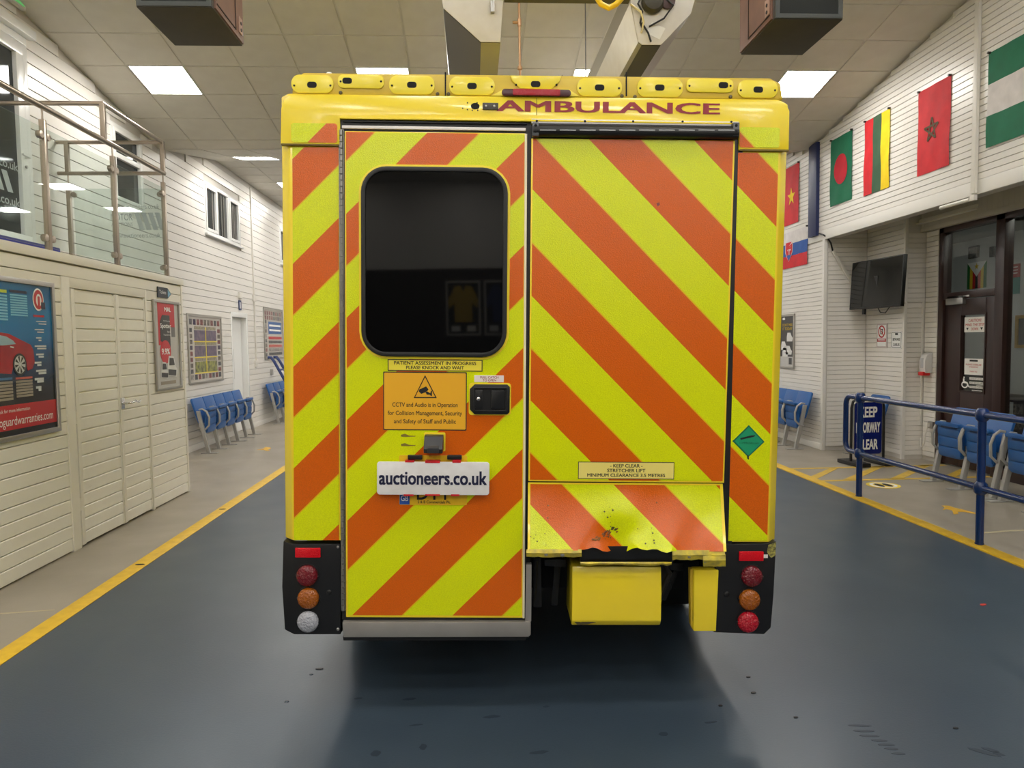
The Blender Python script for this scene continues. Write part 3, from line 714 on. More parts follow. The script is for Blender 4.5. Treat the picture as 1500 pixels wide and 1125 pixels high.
text('lettering', 'Introducing', FLP, sub(C_, .34, .62, .78, .8), .0125, wprint, vp)
text('lettering', 'Van &', FLP, sub(C_, .48, .63, .65, .675), .0125, wprint, vp); text('lettering', 'Truck Drives', FLP, sub(C_, .32, .64, .615, .635), .0125, wprint, vp)
text('lettering', '9.9%', FLP, sub(C_, .22, .56, .39, .46), .0125, wprint, vp, .02)
text('lettering', 'MAL', FLP, sub(C_, .4, .68, .905, .955), .0125, wprint, vp, .03)
for k, (x, y, sx_) in enumerate(((.14, .1, .34), (.42, .11, .44))):
    vv = lambda q: [(lambda s: (s[0], s[2]))(sub(C_, x+a*sx_, x+a*sx_, y+b_*sx_*.6, y+b_*sx_*.6)) for a, b_ in q]
    sl_('van', vv([(0, .1), (.9, 0), (1, .35), (.85, .5), (.7, .95), (.2, 1), (.05, .5)]), .0115+.001*k, M('van_print', (225, 225, 224), .4))
    sl_('van_window', vv([(.2, .55), (.75, .55), (.65, .88), (.26, .9)]), .014, dk2); sl_('van_grille', vv([(.08, .12), (.85, .05), (.9, .32), (.1, .38)]), .014, dk2)
sl_('text_line', rc(*sub(C_, .15, .8, .03, .07)), .0085, tan)
# toilets arrow sign
ts = tag(slab('arrow_sign', [(7.37, 2.105), (7.60, 2.105), (7.69, 2.155), (7.60, 2.212), (7.37, 2.212)], .004, .012, FLP, M('sign_navy', (36, 44, 54), .4)), 'small dark arrow sign reading Toilets above the van poster', 'sign')
text('lettering', 'Toilets', FLP, (7.40, 7.56, 2.145, 2.18), .013, wprint, ts)
slab('arrow_tip', [(7.60, 2.115), (7.675, 2.155), (7.60, 2.2)], .012, .0128, FLP, M('arrow_blue', (120, 170, 200), .4), ts)
# car grid poster
y0, y1, z0, z1 = 11.0, 12.45, 1.02, 2.11
cg = poster('picture_board', 'silver framed board of small car pictures with yellow crossed bands', FLW, y0, y1, z0, z1, M('poster_offwhite', (196, 190, 182), .2), .04)
C_ = (y0+.05, y1-.05, z0+.05, z1-.05)
pool = [M('pic%d' % i, c_, .3, var=(25, (max(0, c_[0]-60), max(0, c_[1]-60), max(0, c_[2]-60)), 1)) for i, c_ in enumerate([(130, 60, 60), (90, 88, 92), (150, 145, 140), (60, 62, 70), (110, 100, 90), (60, 40, 80)])]
for k in range(9):
    for r_ in (0, 1): slab('car_picture', rc(*sub(C_, .02+k*.109, .1+k*.109, .02+.86*r_, .10+.87*r_)), .0085, .0095, FLW, random.choice(pool), cg)
for k in range(8):
    for r_ in (0, 1): slab('car_picture', rc(*sub(C_, .01+.88*r_, .09+.89*r_, .12+k*.092, .185+k*.092)), .0085, .0095, FLW, random.choice(pool), cg)
pur = M('pic_purple', (80, 72, 98), .3, var=(14, (118, 96, 112), 1)); yg = M('pic_yellow', (150, 152, 70), .3, var=(14, (60, 60, 56), 1)); bn = M('pic_band', (150, 142, 116), .3, var=(30, (110, 100, 80), 1)); ybar = M('band_yellow', (225, 205, 40), .4)
for r_ in range(3):
    for k in range(2):
        slab('car_picture', rc(*sub(C_, .15+.36*k, .49+.36*k, .13+.25*r_, .30+.25*r_)), .0085, .0095, FLW, yg if r_ == 0 else pur, cg)
        slab('caption', rc(*sub(C_, .16+.36*k, .48+.36*k, .31+.25*r_, .36+.25*r_)), .0085, .0095, FLW, bn, cg)
for r_ in range(3): slab('yellow_band', rc(*sub(C_, .13, .87, .11+.25*r_, .125+.25*r_)), .0097, .0107, FLW, ybar, cg)
slab('yellow_band', rc(*sub(C_, .49, .51, .13, .85)), .0097, .0107, FLW, ybar, cg)
# far poster
y0, y1, z0, z1 = 14.95, 16.4, 1.31, 2.40
fp = poster('picture_board', 'silver framed board with a blue headline panel beside the blue trolley', FLW, y0, y1, z0, z1, M('poster_offwhite', (196, 190, 182), .2), .04)
C_ = (y0+.05, y1-.05, z0+.05, z1-.05)
for k in range(8):
    slab('car_picture', rc(*sub(C_, .01, .11, .02+k*.1, .09+k*.1)), .0085, .0095, FLW, random.choice(pool), fp)
    for r_ in (.9, .8): slab('car_picture', rc(*sub(C_, .02+k*.12, .1+k*.12, r_, r_+.08)), .0085, .0095, FLW, pool[0] if k < 4 else random.choice(pool), fp)
slab('blue_panel', rc(*sub(C_, .2, .95, .5, .76)), .0085, .0095, FLW, M('pic_blue', (60, 100, 160), .4), fp)
for k, m_ in enumerate((rb, pool[1], salmon, pool[2], pool[3])): slab('text_line', rc(*sub(C_, .2, .95, .38-.085*k, .44-.085*k)), .0085, .0095, FLW, m_, fp)
for k in (.56, .66): slab('text_line', rc(*sub(C_, .25, .9, k, k+.04)), .0097, .0105, FLW, wprint, fp)
# conduits and boxes on the left wall
cw = M('conduit_white', (226, 222, 214), .45)
t = thing('cable_conduit', 'white vertical conduit with junction boxes on the wall beyond the white side door', 'conduit')
MB().box(XL+.01, XL+.04, 14.33, 14.37, 1.25, 4.7).build('conduit_run', cw, t, bevel=.004)
MB().box(XL+.01, XL+.05, 13.42, 13.58, 2.48, 2.6).build('junction_box', cw, t, bevel=.006); MB().box(XL+.01, XL+.05, 14.27, 14.42, 2.48, 2.6).build('junction_box', cw, t, bevel=.006)
MB().box(XL+.01, XL+.05, 14.27, 14.42, 1.18, 1.32).build('switch_box', cw, t, bevel=.006)
t = tag(slab('door_sign', rr(13.42, 13.56, 2.27, 2.45, .02), .002, .012, FLW, M('sign_blue', (40, 60, 110), .4)), 'small blue symbol sign above the far white side door', 'sign')
slab('symbol', rr(13.47, 13.51, 2.30, 2.42, .015), .012, .013, FLW, wprint, t)
tag(MB().box(XL+.012, XL+.035, 15.35, 15.5, .98, 1.1).build('wall_socket', alu, bevel=.005), 'metal wall socket beside the blue trolley', 'socket')
p = onY(406, 210, 10.2)
t = thing('security_camera', 'small white security camera under the ceiling beside the ambulance roof', 'security camera', (p.x-.02, 10.2, p.z))
MB().box(-.06, .05, -.03, .03, -.03, .03).build('camera_body', cw, t, bevel=.01); MB().cyl((.05, 0, 0), (.09, 0, 0), .02).build('lens', black, t)
MB().cyl((0, 0, .02), (0, 0, ceil_z(10.2)-p.z), .012).build('stem', cw, t)
t = thing('exit_light', 'small green lit emergency exit lamp above the balcony door', 'exit lamp', (XL+.02, 7.15, 4.90))
MB().box(0, .05, -.15, .15, -.04, .05).build('housing', cw, t, bevel=.01); MB().box(.05, .052, -.12, .12, -.02, .03).build('lens', M('exit_green', (120, 230, 150), .4, emit=.12), t)

# ================================================================== FLAGS (right wall)
FRW = Fr((XR-.013, 0, 0), (0, -1, 0), (0, 0, 1))
def wavy(name, pts_rows, mat, parent, seed, w0=.004, amp=.012):
    """cloth strip: rows of (u0,u1) from top to bottom between v values, gentle folds"""
    b = MB(); vs = []; fs = []; nu, nv = 12, 16; u0, u1, v0, v1 = pts_rows
    rnd = random.Random(seed); ph = rnd.random()*6
    for j in range(nv+1):
        for i in range(nu+1):
            u = u0+(u1-u0)*i/nu; v = v0+(v1-v0)*j/nv
            w = amp*(.5+.5*math.sin(9*u+3.1*v+ph))*min(1, (FLTOP-v)*2+.15)+.004*math.sin(23*u-11*v)
            vs.append(FRW.p(u, v, w0+max(.0, w)))
    for j in range(nv):
        for i in range(nu): a = j*(nu+1)+i; fs.append((a, a+1, a+nu+2, a+nu+1))
    b.add(vs, fs); return b.build(name, mat, parent, smooth=True)
FLTOP = 4.3
def fl_surface(u, v, seed, amp=.012):
    ph = random.Random(seed).random()*6
    return max(0, amp*(.5+.5*math.sin(9*u+3.1*v+ph))*min(1, (FLTOP-v)*2+.15)+.004*math.sin(23*u-11*v))
def emblem(name, pts, mat, parent, seed, w0=.006, centre=None):
    cu = sum(p[0] for p in pts)/len(pts); cv = sum(p[1] for p in pts)/len(pts)
    vs = [FRW.p(cu, cv, w0+.003+fl_surface(cu, cv, seed))]; n = len(pts)
    mid = [((p[0]+cu)/2, (p[1]+cv)/2) for p in pts]
    vs += [FRW.p(u, v, w0+.003+fl_surface(u, v, seed)) for u, v in mid]+[FRW.p(u, v, w0+.003+fl_surface(u, v, seed)) for u, v in pts]
    fs = [(0, 1+i, 1+(i+1) % n) for i in range(n)]+[(1+i, 1+n+i, 1+n+(i+1) % n, 1+(i+1) % n) for i in range(n)]
    return MB().add(vs, fs).build(name, mat, parent, smooth=True)
def fmat(c_): return M('cloth_%d_%d_%d' % c_, c_, .75, var=(7, tuple(int(x*.85) for x in c_), .6))
green, redf, yelf, wh, bluef, dgr = (14, 112, 78), (214, 36, 44), (250, 215, 10), (226, 220, 218), (44, 92, 172), (56, 92, 66)
def flag(label, y0, y1, z0, z1, bands, vertical, seed):
    global FLTOP
    FLTOP = z1
    t = thing('wall_flag', label, 'flag', (0, 0, 0), 0, None)
    u0, u1 = -y1, -y0; n = len(bands)
    for k, c_ in enumerate(bands):
        if vertical: wavy('stripe' if n > 1 else 'cloth', (u0+(u1-u0)*k/n, u0+(u1-u0)*(k+1)/n, z0, z1), fmat(c_), t, seed)
        else: wavy('stripe' if n > 1 else 'cloth', (u0, u1, z1-(z1-z0)*(k+1)/n, z1-(z1-z0)*k/n), fmat(c_), t, seed)
    for u in (u0+.015, u1-.015): MB().cyl(FRW.p(u, z1+.0, 0), FRW.p(u, z1+.0, .03), .012, n=10).build('pin', M('flag_pin', (60, 56, 52), .5), t)
    return t, u0, u1
flag('green, white and green banded flag hung sideways by the white conduit', 5.75, 6.68, 3.40, 4.29, [green, wh, green], False, 1)
t, u0, u1 = flag('plain red flag with a green outline star', 7.21, 7.75, 3.375, 4.29, [redf], True, 2)
sc = star((u0+u1)/2-.02, 3.82, .135); um = (u0+u1)/2-.02
for k in range(5):
    a = math.pi*2*k/5; e_ = math.pi*2*(k+2)/5; R_ = .13
    p0 = Vector((um+R_*math.sin(a), 3.82+R_*math.cos(a))); p1 = Vector((um+R_*math.sin(e_), 3.82+R_*math.cos(e_))); d = (p1-p0).normalized(); n_ = Vector((-d.y, d.x))*.011
    pts = [p0+n_, p0-n_]+[p0.lerp(p1, .5)-n_]+[p1-n_, p1+n_]+[p0.lerp(p1, .5)+n_]
    emblem('star_stroke', [(q.x, q.y) for q in pts], fmat((90, 70, 40)), t, 2, .006+.0006*k)
flag('flag of upright red, green and yellow bands', 8.28, 8.825, 3.38, 4.30, [redf, dgr, yelf], True, 3)
t, u0, u1 = flag('green flag with a red disc', 9.115, 9.67, 3.405, 4.30, [green], True, 4)
emblem('disc', ell((u0+u1)/2+.0, 3.86, .165, .2, 28), fmat((200, 28, 48)), t, 4)
t, u0, u1 = flag('red flag with a solid yellow star', 10.62, 11.45, 3.37, 4.26, [redf], True, 5)
emblem('star', star(u1-.25, 3.79, .145), fmat(yelf), t, 5)
t, u0, u1 = flag('white, blue and red flag with a shield bearing a double cross', 10.32, 11.22, 2.70, 3.26, [wh, bluef, redf], False, 6)
cx = u0+.29
sh = lambda s, dy=0: [(cx-.11*s, 3.10*1+dy), (cx+.11*s, 3.10+dy), (cx+.11*s, 2.95+dy), (cx+.06*s, 2.86+dy), (cx, 2.80+dy+.02*(1-s)), (cx-.06*s, 2.86+dy), (cx-.11*s, 2.95+dy)]
emblem('shield', sh(1.12), fmat(wh), t, 6, .006); emblem('shield', sh(.98), fmat(redf), t, 6, .0068)
for q in ((cx-.012, cx+.012, 2.9, 3.08), (cx-.04, cx+.04, 3.025, 3.045), (cx-.055, cx+.055, 2.97, 2.992)): emblem('cross', rc(*q), fmat(wh), t, 6, .0076)
emblem('shield', [(cx-.08, 2.905), (cx+.08, 2.905), (cx+.05, 2.86), (cx, 2.815), (cx-.05, 2.86)], fmat(bluef), t, 6, .0072)
# navy column, conduit, cable on the right
navyc = M('navy_column', (24, 38, 86), .4)
t = tag(MB().box(XR-.06, XR+.02, 10.0, 10.24, 3.07, ceil_z(10.1)-.01).build('steel_column', navyc, bevel=.006), 'navy blue steel column at the corner of the flag wall', 'column')
t = thing('cable_conduit', 'white vertical conduit pipe between the red star flag and the green white flag', 'conduit', (XR-.02, 6.82, 0))
MB().box(-.03, .004, -.03, .03, 3.0, ceil_z(6.82)-.02).build('conduit_run', cw, t, bevel=.006)
MB().box(-.035, .0, -.035, .035, 2.93, 2.985).build('conduit_elbow', cw, t, bevel=.008)
MB().tube([(-.01, .06, 2.955), (-.01, .5, 2.955)], .02, 8).build('conduit_run', cw, t)
t = thing('batten_light', 'long white unlit batten fitting under the shaded soffit', 'light fitting')
a, b_ = onZ(1322, 333, 3.08), onZ(1442, 302, 3.08)
d = (b_-a)
MB().box(a.x-.05, a.x+.05, b_.y, a.y, 3.06, 3.11).build('batten', cw, t, bevel=.01)
MB().box(a.x-.09, a.x+.09, b_.y+.02, a.y-.02, 3.045, 3.06).build('reflector', cw, t, bevel=.004)
for k in (.2, .5, .8): MB().box(a.x-.02, a.x+.02, b_.y+(a.y-b_.y)*k-.03, b_.y+(a.y-b_.y)*k+.03, 3.11, 3.25).build('mount', cw, t)
t = thing('trunking', 'white boxed trunking stub under the soffit near the conduit pipe', 'trunking')
MB().box(5.0, 5.14, 5.0, 6.95, 3.13, 3.25).build('trunking_run', cw, t, bevel=.006)
t = thing('tv_cable', 'black cable dropping from the navy column into a white diagonal conduit', 'cable')
q = [onX(1200, 342, XR-.03), onX(1206, 344, XR-.04), onY(1212, 348, 9.81), onY(1217, 356, 9.81), onY(1220, 368, 9.81)]
MB().tube(q, .011, 8).build('cable_run', black, t, smooth=True)
a, b_ = onY(1219, 368, 9.815), onY(1249, 417, 9.815); d = (b_-a).normalized(); n_ = Vector((-d.z, 0, d.x))*.018
MB().prism([a+n_, b_+n_, b_-n_, a-n_], (0, -.03, 0)).build('diagonal_conduit', cw, t, bevel=.004)
# television
t = thing('television', 'black flat television on a bracket in the boarded recess', 'television')
A0, A1, A2, A3 = onX(1252, 385, 5.36), onX(1317, 374, 5.36), onX(1313, 449, 5.36), onX(1249, 454, 5.36)
yc = (A0.y+A1.y)/2; zc_ = (A0.z+A2.z)/2; wv = (A0.y-A1.y); hv = A0.z-A3.z
ex = Vector((.10, -1, 0)).normalized(); FT = Fr((5.36, yc, zc_), ex, (-.05, 0, 1))
FT.ey = (Vector((0, 0, 1))+FT.n*(-.06)).normalized(); FT.n = FT.ex.cross(FT.ey)
slab('casing', rc(-wv/2, wv/2, -hv/2, hv/2), -.05, 0, FT, M('tv_black', (14, 14, 15), .35), t, bevel=.006)
slab('screen', rc(-wv/2+.014, wv/2-.014, -hv/2+.022, hv/2-.014), .0002, .002, FT, M('tv_screen', (26, 28, 28), .06, spec=.6), t)
MB().box(5.36, 5.58, yc-.05, yc+.05, zc_-.1, zc_+.1).build('wall_bracket', M('tv_black'), t)
slab('bracket_foot', rc(-wv*.28, -wv*.28+.05, -hv/2-.07, -hv/2+.02), -.06, -.04, FT, M('tv_black'), t)
MB().tube([FT.p(.05, -hv/2, -.03), FT.p(.1, -hv/2-.06, -.03), FT.p(.2, -hv/2-.07, -.03), FT.p(.27, -hv/2, -.03)], .006, 6).build('loop_cable', black, t, smooth=True)
MB().tube([FT.p(wv/2-.05, -hv*.2, -.05), FT.p(wv/2-.01, -hv*.42, -.08), Vector((5.54, 9.02, zc_-hv*.47)), Vector((5.555, 8.96, zc_-hv*.40))], .011, 8).build('power_lead', cw, t, smooth=True)
t = thing('cable_conduit', 'thin white conduit dropping to the sanitiser and socket on the pilaster', 'conduit')
cx_ = 5.835; MB().box(cx_-.015, cx_+.015, 8.925, 8.94, .45, zc_-hv*.38).build('conduit_run', cw, t, bevel=.003)
MB().box(XC-.03, cx_, 8.915, 8.937, zc_-hv*.41, zc_-hv*.38).build('conduit_run', cw, t, bevel=.003)
# no-entry style sign and BEWARE CABLES
FRC = Fr((XC-.013, 0, 0), (0, -1, 0), (0, 0, 1))
t = thing('prohibition_sign', 'white sign with a red barred circle below the television', 'sign')
slab('panel', rc(-9.54, -9.30, 1.46, 1.79), .002, .012, FRC, M('sign_grey', (200, 188, 186), .4), t)
slab('panel_face', rc(-9.52, -9.32, 1.48, 1.77), .012, .013, FRC, wprint, t)
ring('circle', ell(-9.42, 1.68, .08, .085), ell(-9.42, 1.68, .062, .066), .0132, .0145, FRC, red, t)
slab('phone_symbol', rc(-9.45, -9.39, 1.645, 1.715), .0132, .0142, FRC, black, t); slab('phone_symbol', rc(-9.435, -9.405, 1.655, 1.705), .0143, .0148, FRC, wprint, t)
slab('bar', [(-9.475, 1.735), (-9.465, 1.745), (-9.365, 1.625), (-9.375, 1.615)], .0149, .0155, FRC, red, t)
slab('red_band', rc(-9.52, -9.32, 1.54, 1.585), .0132, .0142, FRC, red, t)
for k in (1.552, 1.568): slab('text_line', rc(-9.5, -9.34, k, k+.008), .0143, .0148, FRC, wprint, t)
t = thing('warning_sign', 'white sign reading BEWARE CABLES beside the barred circle sign', 'sign')
slab('panel', rr(-9.20, -8.965, 1.455, 1.68, .02), .002, .012, FRC, wprint, t)
ring('border', rr(-9.19, -8.975, 1.465, 1.67, .018), rr(-9.183, -8.982, 1.472, 1.663, .015), .0122, .013, FRC, black, t)
text('lettering', 'BEWARE', FRC, (-9.16, -9.0, 1.555, 1.59), .0132, black, t, .02); text('lettering', 'CABLES', FRC, (-9.15, -9.01, 1.487, 1.522), .0132, black, t, .02)
slab('logo', rc(-9.11, -9.05, 1.63, 1.655), .0122, .013, FRC, black, t)
# sanitiser
t = thing('soap_dispenser', 'white wall sanitiser dispenser with a red push bar', 'dispenser', (XD-.055, 8.80, 1.14))
b = MB(); prof = [(0, 0), (-.09, 0), (-.10, .05), (-.10, .16), (-.075, .23), (-.03, .26), (0, .26)]
b.prism([(x, -.06, z) for x, z in prof], (0, .12, 0)); b.build('casing', M('dispenser_white', (226, 224, 222), .3), t, bevel=.012)
MB().box(-.12, -.02, -.05, .05, -.035, .015).build('push_bar', M('dispenser_red', (214, 40, 40), .35), t, bevel=.012)
MB().box(-.104, -.096, -.03, .03, .06, .19).build('window', M('dispenser_grey', (190, 190, 192), .3), t, bevel=.003)
# dark poster far right and socket
y0, y1, z0, z1 = 10.72, 11.25, 1.13, 1.985
FRP = Fr((XR-.014, 0, 0), (0, -1, 0), (0, 0, 1))
t = thing('van_poster', 'framed dark poster with yellow headline lines above the far blue seats', 'poster')
c = (-y1, -y0, z0, z1)
ring('frame', rc(*c), rc(*sub(c, .06, .94, .04, .96)), 0, .022, FRP, silver, t, bevel=.004)
slab('print', rc(*sub(c, .04, .96, .03, .97)), 0, .008, FRP, M('poster_charcoal'), t)
gold = M('print_gold', (190, 160, 40), .5)
slab('lower_panel', rc(*sub(c, .06, .94, .04, .22)), .0085, .0095, FRP, M('poster_grey'), t)
text('lettering', 'DON\'T MISS', FRP, sub(c, .2, .85, .78, .83), .0095, gold, t, .02); text('lettering', 'IT TODAY', FRP, sub(c, .2, .85, .71, .76), .0095, gold, t, .02)
slab('logo', rc(*sub(c, .2, .36, .9, .94)), .0085, .0095, FRP, wprint, t)
for k, (x, y) in enumerate(((.12, .34), (.45, .26), (.2, .22), (.5, .5))): slab('van', [(lambda s: (s[0], s[2]))(sub(c, x+a*.4, x+a*.4, y+b_*.16, y+b_*.16)) for a, b_ in ((0, 0), (.9, 0), (1, .4), (.8, .6), (.6, 1), (.1, 1), (0, .5))], .0097, .011, FRP, M('van_print'), t)
slab('text_line', rc(*sub(c, .64, .84, .08, .2)), .0097, .0105, FRP, dk2, t)
t = thing('wall_socket', 'metal double socket with a white lead on the wall by the glazed door', 'socket', (XD-.055, 8.72, .47))
MB().box(-.03, 0, -.05, .05, -.04, .05).build('socket_plate', alu, t, bevel=.004)
MB().box(-.07, -.03, .0, .05, -.02, .03).build('plug', cw, t, bevel=.006)
MB().tube([(-.05, .02, -.02), (-.07, .03, -.12), (-.06, .06, -.24), (-.07, .1, -.30), (-.06, .14, -.24), (-.04, .16, -.18)], .008, 8).build('lead', cw, t, smooth=True)

# ================================================================== SEATS
seatb = M('seat_blue_plastic', (30, 92, 160), .38, var=(5, (24, 78, 142), .6)); seatg = M('seat_grey_steel', (168, 166, 162), .4, .3)
seatd = M('seat_groove', (18, 50, 92), .5)
def seat_parts():
    d = {}
    # backrest leaning towards the wall
    f = Fr((0, .20, .44), (-1, 0, 0), (0, -.30, 1)); d['backrest'] = MB(); slab('', rr(-.215, .215, 0, .40, .045, 4), -.02, .012, f, None, mb=d['backrest'])
    f = Fr((0, .275, .30), (-1, 0, 0), (0, .06, 1)); s = MB(); d['seat'] = s
    slab('', rr(-.19, .19, 0, .375, .05, 4), -.02, .012, f, None, mb=s)
    for v0, v1 in ((.02, .11), (.123, .22), (.233, .312)): slab('', rr(-.178, .178, v0, v1, .02, 3), .012, .024, f, None, mb=s)
    slab('', rr(-.185, .185, .342, .38, .015, 3), .0, .045, f, None, mb=s)
    d['grip'] = MB(); slab('', rr(-.13, .13, .318, .338, .008, 3), .0125, .016, f, None, mb=d['grip'])
    for s_, nm in ((-1, 'a'), (1, 'b')):
        x = s_*.215
        d['arm'+nm] = MB().tube([(x, .20, .34), (x, .28, .36), (x, .34, .42), (x, .345, .54), (x, .31, .63), (x, .25, .67), (x, .20, .66)], .014, 8)
    l = MB(); l.prism([(-.022, .30, 0), (-.022, .35, 0), (-.022, .215, .64), (-.022, .165, .64)], (.044, 0, 0)); l.box(-.04, .04, .22, .46, 0, .012); d['leg'] = l
    return d
SP = seat_parts()
SM = {'backrest': SP['backrest'].mesh('backrest', seatb, .012), 'seat': SP['seat'].mesh('seat', seatb, .006), 'grip': SP['grip'].mesh('grip_slot', seatd),
      'arma': SP['arma'].mesh('armrest', seatg, smooth=True), 'armb': SP['armb'].mesh('armrest', seatg, smooth=True), 'leg': SP['leg'].mesh('leg', seatg, .004)}
def link(name, me, parent, loc):
    o = bpy.data.objects.new(name, me); COL.objects.link(o); o.parent = parent; o.location = loc; return o
def seat_row(label, x, y, rz, n, pitch=.48, end_gap=0):
    t = thing('tip_up_seat_row', label, 'seats', (x, y, 0), rz, 'rows of blue tip-up seats')
    for k in range(n):
        c = (k+.5)*pitch
        link('backrest', SM['backrest'], t, (c, 0, 0)); s = link('seat', SM['seat'], t, (c, 0, 0)); link('grip_slot', SM['grip'], s, (0, 0, 0))
        link('armrest', SM['arma'], t, (c, 0, 0)); link('armrest', SM['armb'], t, (c, 0, 0))
    for k in range(n+1): link('leg', SM['leg'], t, (k*pitch, 0, 0))
    MB().box(0, n*pitch, .19, .23, .40, .44).build('cross_beam', seatg, t)
    return t
HP = math.pi/2
seat_row('row of five folded blue tip-up seats under the silver picture board', XL+.01, 13.05, -HP, 5, .445)
seat_row('row of folded blue tip-up seats beside the blue trolley, partly behind the ambulance', XL+.01, 17.0, -HP, 5, .46)
seat_row('row of folded blue tip-up seats under the dark framed poster', XR-.01, 9.98, HP, 5, .40)
seat_row('pair of folded blue tip-up seats in front of the brown door, beside the doorway sign', 5.40, 6.64, HP, 2, .45)
seat_row('pair of folded blue tip-up seats behind the near post of the blue pipe rail', 5.40, 5.60, HP, 2, .46)
seat_row('lone folded blue tip-up seat behind the KEEP DOORWAY CLEAR sign', XC-.02, 9.05, HP, 1, .46)
# blue trolley
t = thing('sack_trolley', 'dark blue tubular trolley frame leaning on the wall behind the ambulance corner', 'trolley', (-4.0, 14.9, 0))
tb = M('trolley_blue', (28, 50, 110), .35)
for k in (0, .42): MB().tube([(.45, k, .05), (.2, k, .7), (-.1, k, 1.28), (-.16, k, 1.36), (-.22, k, 1.36)], .03, 8).build('side_tube', tb, t, smooth=True)
for z, x in ((.3, .355), (.7, .2), (1.1, -.005)): MB().cyl((x, 0, z), (x, .42, z), .02, n=8).build('cross_tube', tb, t)
for k in (-.06, .48): MB().cyl((.42, k-.03, .10), (.42, k+.03, .10), .10, n=18).build('wheel', M('rubber', (24, 24, 24), .7), t)

# ================================================================== BLUE PIPE RAIL, A-BOARD, FLOOR MARKS (right)
rbm = M('rail_blue', (20, 52, 112), .22, var=(10, (16, 42, 96), .5), coat=.3)
t = thing('pipe_railing', 'dark blue tubular pipe railing standing on the yellow kerb line', 'railing', (3.845, 0, 0))
zt_, zm_ = 1.005, .445
def arc(cy, cz, r, a0, a1, n=5): return [(0, cy+r*math.cos(math.radians(a0+(a1-a0)*i/n)), cz+r*math.sin(math.radians(a0+(a1-a0)*i/n))) for i in range(n+1)]
MB().tube([(0, 3.0, zt_)]+arc(7.03, zt_-.09, .09, 90, 0)+arc(7.03, zm_+.09, .09, 0, -90)+[(0, 3.0, zm_)], .026, 12).build('rail_loop', rbm, t, smooth=True)
for y in (6.85, 5.15, 3.45):
    po = MB().cyl((0, y, 0), (0, y, zt_), .029, n=14).build('post', rbm, t, smooth=True)
    for z in (zt_, zm_): MB().lathe((0, y, z-.05), (0, 0, 1), [(.03, 0), (.044, .015), (.05, .05), (.044, .085), (.03, .1)], 14).build('knuckle', rbm, po, smooth=True)
    MB().cyl((0, y, .008), (0, y, .02), .032, n=14).build('post_foot', rbm, po)
# A-board
t = thing('doorway_sign', 'navy freestanding sign reading KEEP DOORWAY CLEAR in white beside the pipe rail end', 'sign', (4.955, 8.65, .003), math.radians(6))
bk = M('sign_black_tube', (20, 20, 22), .4)
FA = Fr((0, 0, 0), (1, 0, 0), (0, -.0, 1))
MB().tube([(-.225, .0, .05)]+[(-.225, 0, .72), (-.205, 0, .80), (-.15, 0, .83), (.15, 0, .83), (.205, 0, .80), (.225, 0, .72), (.225, 0, .05)], .016, 10).build('tube_frame', bk, t, smooth=True)
MB().box(-.27, -.10, -.22, .22, 0, .05).build('foot', bk, t, bevel=.012); MB().box(.10, .27, -.22, .22, 0, .05).build('foot', bk, t, bevel=.012)
pn = slab('sign_panel', rr(-.19, .19, .13, .785, .04), -.01, .01, FA, M('sign_navy_face', (16, 32, 110), .25), t)
ring('panel_edge', rr(-.197, .197, .123, .792, .045), rr(-.19, .19, .13, .785, .04), -.012, .012, FA, alu, t)
for x in (-.12, .12): MB().cyl((x, 0, .785), (x, 0, .83), .008, n=8).build('hanger', alu, t)
for s, z in (('KEEP', .60), ('DOORWAY', .405), ('CLEAR', .19)):
    wdt = {'KEEP': .12, 'DOORWAY': .165, 'CLEAR': .135}[s]
    text('lettering', s, FA, (-wdt, wdt, z, z+.125), .011, wprint, pn, .03)
# hatch markings
FG = Fr((0, 0, 0), (1, 0, 0), (0, 1, 0))
hy0, hy1 = 7.70, 8.46
t = thing('hatch_marking', 'yellow hatched keep-clear box painted on the beige floor before the brown door', 'floor marking')
hm = M('hatch_paint', (222, 184, 62), .5, var=(12, (190, 158, 70), .7))
slab('border_line', rc(3.88, 5.85, hy0-.04, hy0+.03), .0005, .0025, FG, hm, t); slab('border_line', rc(3.88, 5.85, hy1-.03, hy1+.04), .0005, .0025, FG, hm, t)
for q in ([(1183, 700), (1197, 701.5), (1229, 685.5), (1217, 685.5)], [(1233, 703.5), (1253, 703.2), (1296, 683), (1281, 683.6)], [(1302, 702), (1322, 701.6), (1366, 680.5), (1350, 681)], [(1378, 699.8), (1398, 699.4), (1424, 686), (1407, 687)]):
    slab('hatch_bar', [(onZ(*p).x, onZ(*p).y) for p in q], .0005, .0025, FG, hm, t)
t = thing('floor_sticker', 'round yellow and black floor sticker by the hatched box', 'floor marking')
cc = onZ(1294, 711)
slab('disc', ell(cc.x, cc.y, .17, .17, 32), .0005, .003, FG, M('sticker_yellow', (236, 206, 60), .4), t)
ring('inner_ring', ell(cc.x, cc.y, .135, .135, 32), ell(cc.x, cc.y, .105, .105, 32), .003, .004, FG, wprint, t)
slab('footprint', ell(cc.x-.045, cc.y, .035, .085), .003, .004, FG, black, t); slab('footprint', ell(cc.x+.045, cc.y, .035, .085), .003, .004, FG, black, t)
def arrow_mark(label, pts_px):
    ps = [onZ(*p) for p in pts_px]; t = slab('floor_arrow', [(p.x, p.y) for p in ps], .0005, .0025, FG, M('arrow_yellow', (228, 178, 44), .5, var=(16, (190, 150, 60), .5)))
    return tag(t, label, 'floor marking')
arrow_mark('worn yellow walking figure mark on the beige floor behind the pipe rail', [(1379, 741), (1390, 741), (1398, 744), (1408, 746), (1415, 748), (1430, 751.5), (1428, 753), (1412, 750), (1403, 750), (1404, 753), (1397, 753.5), (1395, 748), (1387, 746), (1381, 747), (1384, 743.5)])
